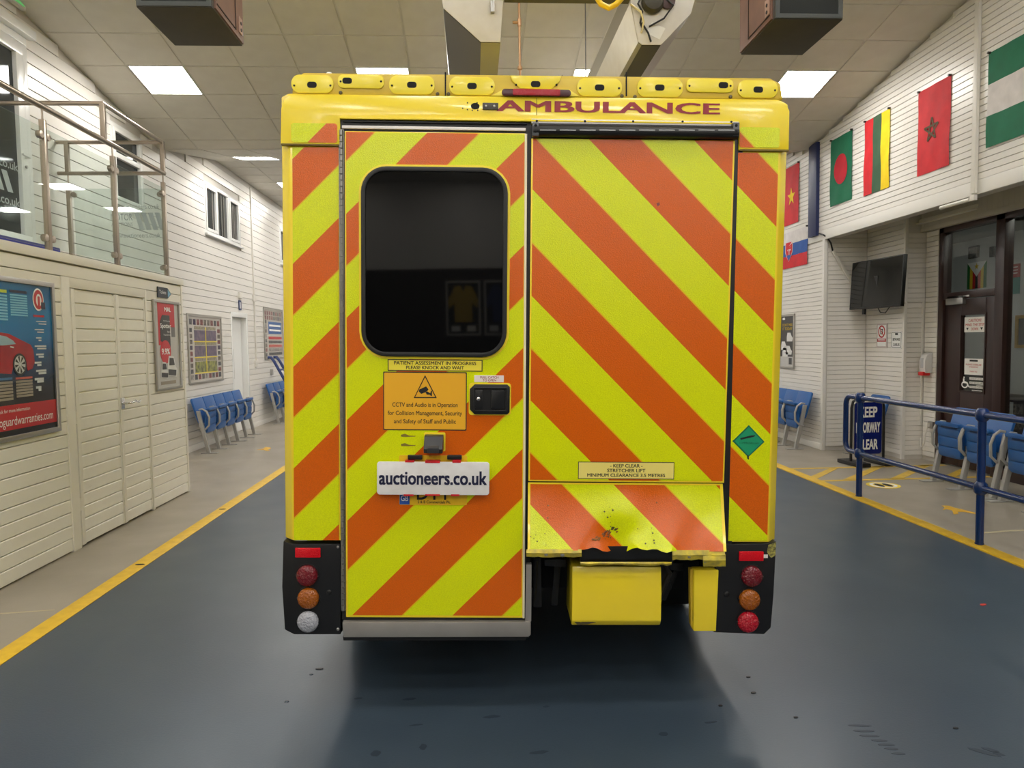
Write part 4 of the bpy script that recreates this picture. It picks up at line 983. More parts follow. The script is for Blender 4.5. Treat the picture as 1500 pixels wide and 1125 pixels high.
arrow_mark('yellow arrow mark on the beige floor by the five blue seats', [(376, 659), (385, 657.5), (389, 655), (396, 655.5), (397, 657.5), (392, 658.5), (396, 660), (391, 660.5), (386, 659)])
t = arrow_mark('thin pale crack across the beige floor behind the near rail post', [(1436, 780), (1460, 778.5), (1480, 776.5), (1502, 776), (1502, 778), (1480, 778.5), (1460, 780), (1437, 782)]); t.data.materials.clear(); t.data.materials.append(M('crack_pale', (190, 180, 150), .7))
t.name = 'floor_crack'; t['category'] = 'crack'
# scuffs, drops and chips on the blue floor
dkm = M('tyre_mark', (40, 52, 64), .45); chip = M('paint_chip_dark', (20, 20, 20), .5); water = M('water_drop', (60, 70, 80), .03, spec=.9)
def blob(px, py, a, b_, rot=0, seed=0):
    p = onZ(px, py); r = random.Random(seed); out = []
    for i in range(10):
        t_ = 2*math.pi*i/10; q = (1+.35*(r.random()-.5)); x, y = a*q*math.cos(t_), b_*q*math.sin(t_)
        out.append((p.x+x*math.cos(rot)-y*math.sin(rot), p.y+x*math.sin(rot)+y*math.cos(rot)))
    return out
tm = thing('tyre_mark', 'dark stepped tyre tread mark on the blue floor', 'tyre mark')
for k, (x, y, a) in enumerate(((1258, 1063, .045), (1266, 1071, .045), (1273, 1078, .035), (1288, 1085, .035), (1299, 1091, .035), (1306, 1097, .025), (1316, 1104, .025))): slab('tread_block', blob(x, y, a, .008, -.15, k), .0003, .0012, FG, dkm, tm)
tm = thing('tyre_mark', 'dark smeared mark on the blue floor nearest the pipe rail', 'tyre mark')
for k, (x, y, a) in enumerate(((1441, 1102, .05), (1452, 1099, .03), (1462, 1104, .02))): slab('smear', blob(x, y, a, .012, -.7, 20+k), .0003, .0012, FG, dkm, tm)
for k, (x, y, a) in enumerate(((468, 980, .018), (1400, 1067, .012), (1166, 1051, .010), (1104, 1015, .012), (1096, 992, .012), (1055, 1034, .010))):
    tag(slab('paint_chip', blob(x, y, a, .007, .1, 40+k), 0, .003, FG, chip), 'small dark chip lying on the blue floor behind the ambulance', 'debris', 'dark chips on the blue floor')
for k, (x, y, a) in enumerate(((456, 988, .010), (420, 1028, .011))):
    b = MB(); p = onZ(x, y); b.lathe((p.x, p.y, 0), (0, 0, 1), [(a, 0), (a*.9, .002), (a*.5, .004), (0.0005, .0045)], 14); tag(b.build('water_drop', water, smooth=True), 'small shiny water drop on the blue floor by the ambulance', 'water drop', 'water drops on the blue floor')
tag(slab('paint_chip', blob(1440, 886, .022, .012, .3, 77), 0, .003, FG, M('chip_red', (200, 60, 50), .5)), 'small red chip lying on the blue floor near the pipe rail', 'debris')
pl = onZ(12, 899); tag(slab('floor_crack', [(pl.x-.1, pl.y-.01), (pl.x+.25, pl.y+.03), (pl.x+.25, pl.y+.045), (pl.x-.1, pl.y+.01)], .0003, .0012, FG, M('crack_pale')), 'thin pale scratch on the beige floor by the box room wall', 'crack')
for k, (x, y, a, bb) in enumerate(((525, 1023, .02, .008), (600, 1024, .03, .01), (720, 1050, .035, .012), (610, 1062, .03, .006), (620, 1094, .015, .02), (790, 1102, .04, .01), (972, 1075, .02, .015), (1042, 1058, .03, .006), (550, 1104, .02, .02), (800, 1035, .015, .008))):
    tag(slab('floor_scuff', blob(x, y, a, bb, .1, 60+k), .0002, .0008, FG, dkm), 'faint dark scuff on the blue floor in the shadow behind the ambulance', 'scuff', 'dark scuffs behind the ambulance')

# ================================================================== OVERHEAD: SPEAKERS, HEATERS, PIPE
spk = M('speaker_black', (70, 65, 63), .7, var=(6, (80, 74, 72), .6)); grl = M('speaker_grille', (30, 34, 34), .8, bump=(300, .3)); ply = M('speaker_wood', (116, 84, 70), .45, var=(9, (98, 70, 60), .7))
def speaker(label, x0, x1, zb, inner):
    xc = (x0+x1)/2; w_ = x1-x0
    t = thing('loudspeaker', label, 'loudspeaker', (xc, 4.7, zb)); h_ = .8; dp = .58
    MB().box(-w_/2, w_/2, 0, dp, 0, h_).build('cabinet', spk, t, bevel=.006)
    ring('front_frame', rc(-w_/2+.005, w_/2-.005, .005, h_-.005), rc(-w_/2+.035, w_/2-.035, .035, h_-.035), 0, .012, Fr((0, 0, 0), (1, 0, 0), (0, 0, 1)), M('speaker_rim', (70, 74, 74), .5), t, bevel=.003)
    slab('grille', rc(-w_/2+.035, w_/2-.035, .035, h_-.035), .0005, .006, Fr((0, 0, 0), (1, 0, 0), (0, 0, 1)), grl, t)
    s = 1 if inner > 0 else -1; xs = s*w_/2
    MB().box(min(xs, xs+s*.012), max(xs, xs+s*.012), .02, dp-.01, .01, h_-.01).build('wood_side', ply, t)
    MB().box(min(xs+s*.012, xs+s*.016), max(xs+s*.012, xs+s*.016), .40, .407, .04, h_-.04).build('side_groove', M('groove_dark', (40, 26, 22), .8), t)
    MB().box(min(xs+s*.012, xs+s*.016), max(xs+s*.012, xs+s*.016), .04, .407, .04, .047).build('side_groove', M('groove_dark'), t)
    yy = .46 if inner > 0 else .035
    sp_ = MB().box(min(xs+s*.012, xs+s*.02), max(xs+s*.012, xs+s*.02), yy, yy+.07, .05, .16).build('socket_plate', M('socket_pale', (160, 130, 118), .5), t, bevel=.003)
    for z in (.075, .12): MB().cyl((xs+s*.02, yy+.035, z), (xs+s*.023, yy+.035, z), .012, n=10).build('socket', black, sp_)
    for x, y in ((-w_/2+.05, .08), (w_/2-.05, .08), (0, dp-.06)): MB().cyl((x, y, h_), (x, y, ceil_z(4.7+y)-zb), .006, n=6).build('hanging_wire', M('wire_grey', (120, 120, 120), .4, .6), t)
    return t
speaker('hanging black and wood loudspeaker on the balcony side of the hall', -2.07, -1.60, 3.73, 1)
speaker('hanging black and wood loudspeaker on the flag wall side of the hall', 2.015, 2.48, 3.70, -1)
hwhite = M('heater_white', (206, 202, 196), .4, var=(10, (190, 184, 176), .5)); halu = M('heater_reflector', (150, 145, 132), .35, .7); hdk = M('heater_dark', (60, 56, 46), .5)
def heater(label, pts, nut):
    """tube heater seen from its burner end: white shaped end plate, long reflector trough behind"""
    t = thing('tube_heater', label, 'heater'); FH = Fr((0, 4.7, 0), (1, 0, 0), (0, 0, 1))
    slab('end_plate', pts, 0, .006, FH, hwhite, t, bevel=.002)
    cxh = sum(p[0] for p in pts)/len(pts); top = max(p[1] for p in pts)
    # trough: follows the lower outline of the plate
    low = [p for p in pts if p[1] < top-.001]; low = sorted(low)
    for (a, b_), m_ in zip(zip(low, low[1:]), (nut*3)[:len(low)]):
        d = Vector((b_[0]-a[0], b_[1]-a[1])).normalized(); n_ = Vector((-d.y, d.x))*.012
        MB().prism([(a[0], 4.71, a[1]), (b_[0], 4.71, b_[1]), (b_[0]+n_.x, 4.71, b_[1]+n_.y), (a[0]+n_.x, 4.71, a[1]+n_.y)], (0, 4.1, 0)).build('reflector_panel', m_, t)
    l, r = low[0], low[-1]
    MB().box(l[0], l[0]+.012, 4.71, 8.81, l[1], top).build('reflector_panel', nut[-1], t); MB().box(r[0]-.012, r[0], 4.71, 8.81, r[1], top).build('reflector_panel', nut[0], t)
    MB().box(l[0], r[0], 4.71, 8.81, top, top+.012).build('reflector_top', hwhite, t)
    for y in (5.0, 6.7, 8.4):
        for x in (l[0]+.03, r[0]-.03): MB().cyl((x, y, top+.01), (x, y, ceil_z(y)), .005, n=6).build('hanging_wire', M('wire_grey'), t)
    return t, cxh, top
ht, hx, htop = heater('white ended gas tube heater hanging over the ambulance door side', [(-.160, 3.80), (-.152, 3.745), (.085, 3.535), (.211, 3.535), (.232, 3.80), (.2, 3.95), (-.1, 3.95)], [halu, hdk, halu])
MB().box(.15, .175, 4.66, 4.69, 3.71, 3.80).build('switch_block', alu, ht, bevel=.003)
ht, hx, htop = heater('white ended gas tube heater with wiring and a yellow hose, over the stretcher lift side', [(1.06, 3.80), (1.075, 3.73), (1.111, 3.545), (1.134, 3.527), (1.26, 3.527), (1.459, 3.73), (1.485, 3.82), (1.42, 3.95), (1.12, 3.95)], [hwhite, hwhite, halu, hdk, halu])
MB().lathe((1.20, 4.694, 3.79), (0, -1, 0), [(.07, 0), (.075, .02), (.06, .05), (.03, .06)], 18).build('burner_mount', hdk, ht, smooth=True)
MB().lathe((1.30, 4.694, 3.80), (0, -1, 0), [(.05, 0), (.05, .02), (.02, .03)], 16).build('fan_inlet', M('fan_brown', (80, 60, 62), .5), ht, smooth=True)
slab('rating_label', [(1.16, 3.60), (1.25, 3.56), (1.29, 3.63), (1.20, 3.67)], .0065, .008, Fr((0, 4.7, 0), (1, 0, 0), (0, 0, 1)), M('label_grey', (214, 212, 206), .4), ht)
for q in ([(1.13, 4.69, 3.83), (1.10, 4.66, 3.77), (1.13, 4.66, 3.72), (1.12, 4.68, 3.66), (1.14, 4.69, 3.62)], [(1.25, 4.68, 3.84), (1.33, 4.65, 3.76), (1.27, 4.66, 3.68), (1.18, 4.69, 3.64)], [(1.13, 4.68, 3.66), (1.17, 4.67, 3.59), (1.19, 4.68, 3.54)]): MB().tube(q, .006, 6).build('wiring', black, ht, smooth=True)
MB().tube([(1.06, 4.69, 3.78), (1.12, 4.66, 3.72), (1.14, 4.67, 3.66), (1.13, 4.69, 3.60)], .007, 6).build('wiring', M('wire_cream', (214, 200, 150), .5), ht, smooth=True)
hose = M('gas_hose_yellow', (232, 190, 30), .4)
cu = [onY(x, y, 4.6) for x, y in ((868, -30), (872, -8), (880, 6), (892, 12), (903, 6), (912, -4), (918, -20))]
t = tag(MB().tube(cu, .018, 10).build('gas_hose', hose, smooth=True), 'curved yellow gas hose feeding the heater end', 'hose')
bx_ = MB().box(.24, 1.05, 4.66, 4.72, 3.795, 3.86).build('strut_beam', M('strut_dark', (72, 68, 62), .6)); tag(bx_, 'dark steel strut joining the two tube heaters', 'beam')
cop = M('copper', (188, 148, 112), .4, .6)
t = thing('copper_pipe', 'copper gas pipe with tee joint dropping from the ceiling between the heaters', 'pipe')
p = onY(761, 50, 6.4); zc2 = onY(761, 100, 6.4).z
MB().cyl((p.x, 6.4, zc2-.25), (p.x, 6.4, ceil_z(6.4)-.012), .011, n=10).build('pipe_run', cop, t, smooth=True)
MB().lathe((p.x, 6.4, zc2-.02), (0, 0, 1), [(.012, 0), (.022, .01), (.022, .03), (.012, .045)], 12).build('collar', cop, t, smooth=True)
z2 = onY(761, 33, 6.4).z; MB().cyl((p.x-.06, 6.4, z2), (p.x+.012, 6.4, z2), .012, n=10).build('tee_branch', cop, t); MB().cyl((p.x, 6.4, z2-.03), (p.x, 6.4, z2+.03), .017, n=10).build('tee_joint', cop, t)
MB().cyl((p.x, 6.4, zc2-.25), (.95, 6.4, zc2-.25), .011, n=10).build('pipe_run', cop, t)

# rostrum end behind the photographer (seen only in reflections)
rd = M('rostrum_wood', (46, 34, 28), .5, var=(5, (36, 26, 22), .6))
t = thing('rostrum_backdrop', 'dark wooden auction rostrum backdrop behind the photographer', 'rostrum', (0, Y0, 0))
MB().box(-4, 4, .02, .12, 0, 3.1).build('wood_panel', rd, t)
MB().box(-2.4, 2.4, .12, 1.0, 0, 1.25).build('desk_front', rd, t, bevel=.02)
MB().box(-2.5, 2.5, .12, 1.1, 1.25, 1.30).build('desk_top', rd, t, bevel=.01)
FB = Fr((0, Y0+.13, 0), (-1, 0, 0), (0, 0, 1))
for k, (u, cc_, lb) in enumerate(((1.05, (190, 160, 60), 'framed yellow football shirt hung on the rostrum backdrop'), (.28, (60, 70, 110), 'framed blue football shirt hung on the rostrum backdrop'))):
    t = thing('framed_shirt', lb, 'picture'); c = (u-.35, u+.35, 1.75, 2.85)
    slab('mount', rc(*c), 0, .01, FB, M('mount_black', (26, 26, 28), .7), t); ring('frame', rc(*c), rc(*sub(c, .06, .94, .04, .96)), .01, .03, FB, M('frame_pale', (190, 186, 176), .5), t)
    slab('shirt', [(lambda s: (s[0], s[2]))(sub(c, a, a, b_, b_)) for a, b_ in ((.25, .25), (.75, .25), (.75, .6), (.9, .5), (.95, .62), (.75, .9), (.58, .92), (.5, .8), (.42, .92), (.25, .9), (.05, .62), (.1, .5), (.25, .6))], .01, .02, FB, M('shirt_%d' % k, cc_, .8), t)
    for a in (.15, .6): slab('caption_card', rc(*sub(c, a, a+.25, .08, .18)), .01, .012, FB, paper, t)

# ================================================================== THE AMBULANCE
amb = thing('ambulance', 'yellow box ambulance with orange and lime chevrons and a dented lift flap', 'ambulance', (.222, 3.0, 0))
amb.rotation_euler = (0, math.radians(1.3), math.radians(-2.2))      # stands slightly askew and leans on its springs
TM = Matrix.Translation((.222, 3.0, 0)) @ Matrix.Rotation(math.radians(-2.2), 4, 'Z') @ Matrix.Rotation(math.radians(1.3), 4, 'Y')
TI = TM.inverted(); CL = TI @ CAM; TR = TI.to_3x3()
def A(px, py, w=0):
    d = TR @ ray(px, py); p = CL+d*((w-CL.y)/d.y); return (p.x, p.z)
FM = Fr((0, 0, 0), (1, 0, 0), (0, 0, 1))
def AR(x0, y0, x1, y1):
    a, b, c, d = A(x0, y0), A(x1, y0), A(x1, y1), A(x0, y1)
    return ((a[0]+d[0])/2, (b[0]+c[0])/2, (c[1]+d[1])/2, (a[1]+b[1])/2)
def am(name, pts, w0, w1, mat, parent=None, bevel=0): return slab(name, [A(*p) for p in pts], w0, w1, FM, mat, parent or amb, bevel)
def arc_(name, x0, y0, x1, y1, w0, w1, mat, parent=None, r=0, bevel=0):
    q = AR(x0, y0, x1, y1); return slab(name, rr(*q, r) if r else rc(*q), w0, w1, FM, mat, parent or amb, bevel)
def dome(name, px, py, r, h, mat, parent, w=0, n=24, flat=.55):
    u, v = A(px, py); b = MB()
    prof = [(r, 0), (r, h*.35), (r*.97, h*.55), (r*.85, h*.78), (r*flat, h*.95), (.001, h)]
    b.lathe((u, -w, v), (0, -1, 0), prof, n); return b.build(name, mat, parent, smooth=True)
ylw = M('ambulance_yellow', (250, 224, 48), .22, var=(2.5, (243, 214, 40), .5), coat=.4, bump=(6, .03))
ylp = M('plate_yellow', (246, 224, 52), .3, coat=.2)
rubber = M('black_rubber', (18, 18, 19), .45); blk = M('black_plastic', (20, 20, 22), .38, bump=(40, .05))
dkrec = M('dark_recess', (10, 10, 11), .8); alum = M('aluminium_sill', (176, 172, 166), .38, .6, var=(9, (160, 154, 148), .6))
hing = M('hinge_steel', (150, 148, 144), .35, .8)
# livery: the sheeting repeats every two stripes
PLs = (A(663, 899)[0]-A(517, 899)[0]); PRs = (A(941, 207)[0]-A(787, 207)[0])
a = A(517, 899); sd = stripes('livery_rising', -1, a[0]-a[1], PLs)
a = A(432, 684.5); sl2 = stripes('livery_rising_corner', -1, a[0]-a[1], PLs)
a = A(863, 207); sr = stripes('livery_falling', 1, a[0]+a[1], PRs)
a = A(1067, 653); a2 = A(1067, 726); sr2 = stripes('livery_falling_corner', 1, a2[0]+a2[1], PRs)
# --- body shell
vb = A(780, 793)[1]; vt = A(780, 142)[1]; ul = A(412, 480)[0]-.003; ur = A(1149, 480)[0]+.003
ch = .042; BL = 3.95
b = MB(); plan = [(ul, ch), (ul+ch, 0), (ur-ch, 0), (ur, ch), (ur, BL), (ul, BL)]
b.prism([(x, y, vb) for x, y in plan], (0, 0, vt-vb)); b.build('body_shell', ylw, amb, bevel=.006)
# side livery: yellow and green squares in two rows, half width sheeting on both sides
sqg = M('side_green', (40, 130, 70), .3); sqy = M('side_lime', (203, 220, 0), .3)
for sx, x in ((-1, ul), (1, ur)):
    for r_ in range(2):
        for k in range(6):
            z = .98+.34*r_; y = .2+.6*k
            MB().box(min(x, x+sx*.002), max(x, x+sx*.002), y, y+.6, z, z+.34).build('side_square', sqg if (k+r_) % 2 else sqy, amb)
# underbody skirts, floor and running gear
vbot = A(700, 928)[1]
for x0, x1 in ((ul+.01, ul+.06), (ur-.06, ur-.01)): MB().box(x0, x1, .35, BL, vbot, vb).build('side_skirt', blk, amb)
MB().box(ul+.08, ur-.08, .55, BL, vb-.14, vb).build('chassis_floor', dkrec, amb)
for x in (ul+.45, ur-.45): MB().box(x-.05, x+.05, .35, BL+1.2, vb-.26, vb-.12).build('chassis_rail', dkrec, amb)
tyr = M('rubber', (24, 24, 24), .7)
for y in (1.25, 4.85):
    MB().cyl((ul+.35, y, .36), (ur-.35, y, .36), .06).build('axle', dkrec, amb)
    for s, x in ((1, ul+.05), (-1, ur-.05)):
        zc = .35+.0227*x        # wheels stay upright on the floor under the leaning body
        wh_ = MB().lathe((x, y, zc), (s, 0, 0), [(.2, 0), (.30, .0), (.345, .03), (.345, .2), (.30, .23), (.2, .23)], 28).build('wheel', tyr, amb, smooth=True)
        MB().lathe((x-s*.001, y, zc), (s, 0, 0), [(.06, -.02), (.12, -.01), (.2, .02), (.2, .06)], 20).build('wheel_rim', alu, wh_, smooth=True)
# cab in front of the box
cp = [(BL, .45), (BL+1.75, .45), (BL+1.8, .75), (BL+1.72, 1.02), (BL+1.15, 1.22), (BL+.55, 2.0), (BL+.2, 2.25), (BL, 2.3)]
MB().prism([(ul+.08, y, z) for y, z in cp], (ur-ul-.16, 0, 0)).build('cab', ylw, amb, bevel=.05)
MB().prism([(ul+.14, y, z) for y, z in [(BL+1.16, 1.26), (BL+.58, 2.02), (BL+.56, 2.0), (BL+1.14, 1.24)]], (ur-ul-.28, 0, 0)).build('windscreen', dark, amb)
for x in (ul+.075, ur-.083): MB().prism([(x, y, z) for y, z in [(BL+.15, 1.3), (BL+.98, 1.3), (BL+.5, 1.92), (BL+.15, 1.95)]], (.008, 0, 0)).build('cab_window', dark, amb)
# --- roof cap (frame round the doors) and beacon housing
am('roof_cap', [(413, 160), (418, 146), (428, 139), (1138, 147), (1150, 153), (1155, 164), (1154, 221), (1081, 221), (1081, 184), (499, 174), (499, 213), (412, 213)], -.02, .012, ylw, bevel=.004)
arc_('cap_seam', 413, 211.8, 497, 214.2, 0, .0125, M('seam_dark', (110, 92, 20), .6)); arc_('cap_seam', 1082, 219.8, 1154, 222.2, 0, .0125, M('seam_dark'))
vh0 = A(780, 141)[1]; vh1 = A(780, 107)[1]
hu = [A(427, 138)[0], A(430, 118)[0], A(444, 106)[0], A(1128, 116)[0], A(1144, 123)[0], A(1147, 146)[0]]
hv = [A(427, 138)[1], A(430, 118)[1], A(444, 106)[1], A(1128, 114)[1], A(1144, 122)[1], A(1147, 146)[1]]
b = MB(); out = list(zip(hu, hv))
b.prism([(u, 0.0, v) for u, v in out], (0, .45, 0)); b.build('beacon_housing', M('housing_yellow', (214, 184, 50), .35, var=(5, (196, 166, 48), .6)), amb, bevel=.008)
MB().box(ul+.03, ur-.03, .40, BL, vt-.02, vt+.03).build('roof', ylw, amb, bevel=.02)
for x in (652.5, 917.5): am('housing_joint', [(x-1, 106), (x+1, 106), (x+1, 141), (x-1, 141)], 0, .003, dkrec)
plates = [(427, 110, 489, 137, 457.5, 125), (495, 110, 563, 130, 509, 119), (570, 111, 637, 139, 603.5, 125), (658, 113, 725, 140, 691.5, 126.7), (747, 111, 822, 131, 784.5, 124),
          (845, 115, 911, 142, 878, 129), (933, 115, 1000, 143, 966, 129), (1005, 116, 1074, 136, 1059, 125.5), (1080, 118, 1139, 144, 1110, 132)]
for k, (x0, y0, x1, y1, hx_, hy_) in enumerate(plates):
    if k == 4: bp_ = am('beacon_plate', [(747, 111), (822, 112), (820, 120), (808, 131), (762, 130), (750, 119)], 0, .006, ylp, bevel=.002)
    else: bp_ = arc_('beacon_plate', x0, y0, x1, y1, 0, .006, ylp, r=(.022 if k in (1, 7) else .034), bevel=.003)
    arc_('beacon_hole', hx_-7, hy_-4.5, hx_+7, hy_+4.5, 0.0055, .0068, dkrec, bp_, r=.011)
    for sx in (x0+4.5 if k != 4 else 756, x1-4.5 if k != 4 else 815): dome('screw', sx, hy_+1, .0045, .003, dkrec, bp_, .005, 8)
for x, y in ((499, 136), (641, 138), (657, 138), (911, 141), (930, 142), (1070, 142)): dome('housing_bolt', x, y, .008, .006, M('bolt_grey', (90, 80, 50), .5), amb, 0, 10)
# high level brake light
am('brake_light_base', [(718, 142), (740, 131), (832, 132), (850, 143)], 0, .014, ylp, bevel=.004)
bl_ = arc_('brake_light', 735, 133, 836, 143.5, .012, .022, M('lamp_dark_end', (70, 20, 26), .25), r=.014, bevel=.003)
arc_('red_lens', 751, 133.6, 820, 143, .0222, .028, M('red_lens', (176, 10, 34), .15, bump=(200, .2)), bl_, r=.006, bevel=.002)
for k in range(11): arc_('lens_rib', 753+6*k, 134.6, 757+6*k, 142.2, .028, .0295, M('red_lens'), bl_)
# AMBULANCE lettering, damaged lamp mount
q = AR(729, 151, 1052, 166.5)
text('lettering', 'AMBULANCE', FM, q, .0135, M('livery_maroon', (150, 26, 36), .35), amb, .022)
pl_ = arc_('lamp_mount_plate', 707, 152.5, 730, 162.5, .012, .018, M('mount_grey', (74, 70, 62), .5), bevel=.002)
for x in (712, 724): dome('screw', x, 157.5, .005, .003, alu, pl_, .018, 8)
u, v = A(698, 157); slab('lamp_hole', ell(u-.005, v, .018, .013), .012, .0128, FM, dkrec, amb)
for k, (dx_, dy_) in enumerate(((-9, -5), (-9, 5), (-2, 6), (5, -5), (6, 6), (-16, 3))): dome('rivet_hole', 694+dx_, 157+dy_, .003, .002, dkrec, amb, .012, 6)
arc_('cap_joint', 785.5, 145, 786.5, 170, .012, .0126, M('seam_dark'))
am('drip_edge', [(499, 173), (1081, 182), (1081, 184.5), (499, 176)], .0, .022, ylw, bevel=.002)
# --- left corner sheeting
arc_('corner_sheet', 428, 182, 495, 210, 0, .0145, sl2, r=.012); am('corner_sheet', [(428.5, 216), (496, 216), (496.5, 791), (431, 791)], 0, .003, sl2)
arc_('corner_sheet', 1082, 188, 1140, 217.5, 0, .0145, sr2, r=.01); am('corner_sheet', [(1081, 224), (1140, 224), (1123.5, 792), (1066.5, 792)], 0, .003, sr2)
# --- door opening, seals and hinge
arc_('door_seal', 500, 175, 774, 907, 0, .006, rubber); arc_('seal_lip', 503, 179, 772, 182, .006, .014, rubber, bevel=.003)
arc_('drip_strip', 502, 187, 770, 191.5, .006, .016, M('strip_white', (232, 226, 222), .4), bevel=.002)
hg = arc_('hinge', 498.5, 190, 505.5, 893, .004, .008, hing)
q = AR(499.3, 190, 504.7, 893); b = MB(); n_k = 78
for k in range(n_k):
    z0_ = q[2]+(q[3]-q[2])*k/n_k; z1_ = q[2]+(q[3]-q[2])*(k+1)/n_k-.004; b.cyl(((q[0]+q[1])/2, -.010, z0_), ((q[0]+q[1])/2, -.010, z1_), .0075, n=8)
o = b.build('hinge_knuckles', hing, hg, smooth=True); o['kind'] = 'stuff'
door = am('rear_door', [(506, 193.5), (770.5, 197), (766, 903), (508, 902)], .002, .018, ylw, bevel=.004)
am('door_sheet', [(508, 195), (768, 198.5), (763.5, 899.5), (511, 898.5)], .018, .0195, sd)
am('door_edge', [(768.5, 198), (772, 198), (768.3, 903), (765.2, 903)], .004, .022, M('strip_pale', (236, 226, 190), .4), bevel=.002)
# window
yellow_edge = M('window_edge_yellow', (250, 226, 50), .3)
ws = arc_('window_surround', 527.5, 243.5, 746.5, 526, .0195, .023, yellow_edge, r=.115)
Q = AR(531, 247, 743, 522.5); Q2 = AR(537.5, 254, 736.5, 516)
ring('rubber_frame', rr(*Q, .105, 8), rr(*Q2, .085, 8), .022, .034, FM, rubber, ws, bevel=.004)
slab('window_glass', rr(*AR(535, 252, 739, 518), .088, 8), .022, .0265, FM, M('privacy_glass', (8, 9, 10), .03, spec=.32), ws)
# stickers
ink = M('print_black')
def sticker(name, x0, y0, x1, y1, face, edge=ink, w=.0195, f=1.3, rad=0, label=None):
    s = arc_(name, x0, y0, x1, y1, w, w+.0012, edge, r=rad); q = AR(x0+f, y0+f, x1-f, y1-f)
    slab('face', rr(*q, rad) if rad else rc(*q), w+.0012, w+.0018, FM, face, s)
    if label: s['label'] = label
    return s, q, w+.0022
sy = M('sticker_pale_yellow', (244, 226, 70), .35)
s, q, w_ = sticker('warning_label', 569, 526.5, 707, 543.5, sy, label='pale yellow label about patient assessment')
text('lettering', 'PATIENT ASSESSMENT IN PROGRESS', FM, sub(q, .06, .94, .56, .9), w_, ink, s, .015); text('lettering', 'PLEASE KNOCK AND WAIT', FM, sub(q, .19, .81, .1, .44), w_, ink, s, .015)
s, q, w_ = sticker('cctv_label', 562.5, 544.5, 684, 629.5, M('sticker_amber', (240, 178, 40), .35), f=1.4, rad=.004, label='amber camera warning label')
for k, ln in enumerate(('CCTV and Audio is in Operation', 'for Collision Management, Security', 'and Safety of Staff and Public')):
    m_ = (.10, .045, .12)[k]; text('lettering', ln, FM, sub(q, m_, 1-m_, .375-.147*k, .475-.147*k), w_, ink, s, .008)
t0, t1, t2 = A(623.5, 549), A(607, 582.5), A(640.5, 582.5); i0, i1, i2 = A(623.5, 552), A(609, 581), A(638.2, 581)
ring('warning_triangle', [t1, t2, t0], [i1, i2, i0], w_, w_+.0006, FM, ink, s)
cm = [(615, 570), (625, 565.5), (628.5, 570), (626, 573), (618, 576.5), (614.5, 573)]
slab('camera_symbol', [A(*p) for p in cm], w_, w_+.0006, FM, ink, s); slab('camera_symbol', [A(*p) for p in [(624, 574), (627, 573), (631, 575.5), (632, 572), (633.5, 572), (633.5, 579.5), (632, 579.5), (630.5, 577.5), (626, 577.5)]], w_, w_+.0006, FM, ink, s)
s, q, w_ = sticker('catch_label', 695, 549.5, 738, 559.5, M('sticker_white', (240, 228, 222), .4), edge=M('sticker_white'), f=.3)
mr = M('livery_maroon'); text('lettering', 'PULL CATCH', FM, sub(q, .2, .82, .54, .88), w_, mr, s, .01); text('lettering', 'TO OPEN', FM, sub(q, .28, .74, .1, .44), w_, mr, s, .01)
# latch
lt = arc_('door_latch', 687, 560.5, 748.5, 607.5, .0195, .0215, yellow_edge, r=.014)
Q = AR(688.5, 562.5, 746.5, 606); slab('latch_plate', [(Q[0], Q[2]+.02), (Q[0]+.02, Q[2]), (Q[1]-.01, Q[2]), (Q[1], Q[2]+.01), (Q[1], Q[3]-.01), (Q[1]-.01, Q[3]), (Q[0]+.02, Q[3]), (Q[0], Q[3]-.02)], .0215, .030, FM, blk, lt, bevel=.003)
Q3 = sub(Q, .13, .9, .14, .86)
ring('latch_rim', rr(*sub(Q, .09, .94, .1, .9), .006), rr(*Q3, .004), .030, .034, FM, blk, lt, bevel=.0015)
slab('latch_pocket', rc(*Q3), .030, .0303, FM, dkrec, lt); slab('latch_paddle', rr(*sub(Q, .54, .86, .2, .8), .004), .0303, .036, FM, blk, lt, bevel=.002)
slab('latch_key_panel', rc(*sub(Q, .14, .32, .18, .82)), .0303, .033, FM, blk, lt, bevel=.0015); dome('lock', 701.3, 583.5, .009, .006, chrome, lt, .033, 14)
# reversing camera box
cb = arc_('reversing_camera', 622, 632.5, 653, 660, .0195, .021, yellow_edge, r=.006)
Q = AR(623.5, 635, 650.5, 658)
b = MB(); b.prism([(Q[0], -.021, Q[2]), (Q[0], -.021, Q[3]), (Q[0], -.055, Q[3]-.004), (Q[0], -.085, Q[2]+.012), (Q[0], -.08, Q[2]-.006)], (Q[1]-Q[0], 0, 0)); b.build('camera_hood', M('camera_black', (44, 44, 46), .4), cb, bevel=.004)
b = MB(); b.prism([(Q[0]+.016, -.07, Q[2]+.03), (Q[0]+.016, -.092, Q[2]+.018), (Q[0]+.016, -.086, Q[2]-.004), (Q[0]+.016, -.06, Q[2]-.004)], (Q[1]-Q[0]-.032, 0, 0)); b.build('camera_eye', M('camera_grey', (64, 64, 66), .3), cb, bevel=.003)
for yy in (637, 650.5):
    sc_ = am('scrape', [(588, yy-1), (594, yy-2.5), (600, yy), (610, yy+.6), (609, yy+1.6), (597, yy+2.2), (589, yy+2)], .0195, .0202, M('scrape_olive', (130, 116, 30), .7))
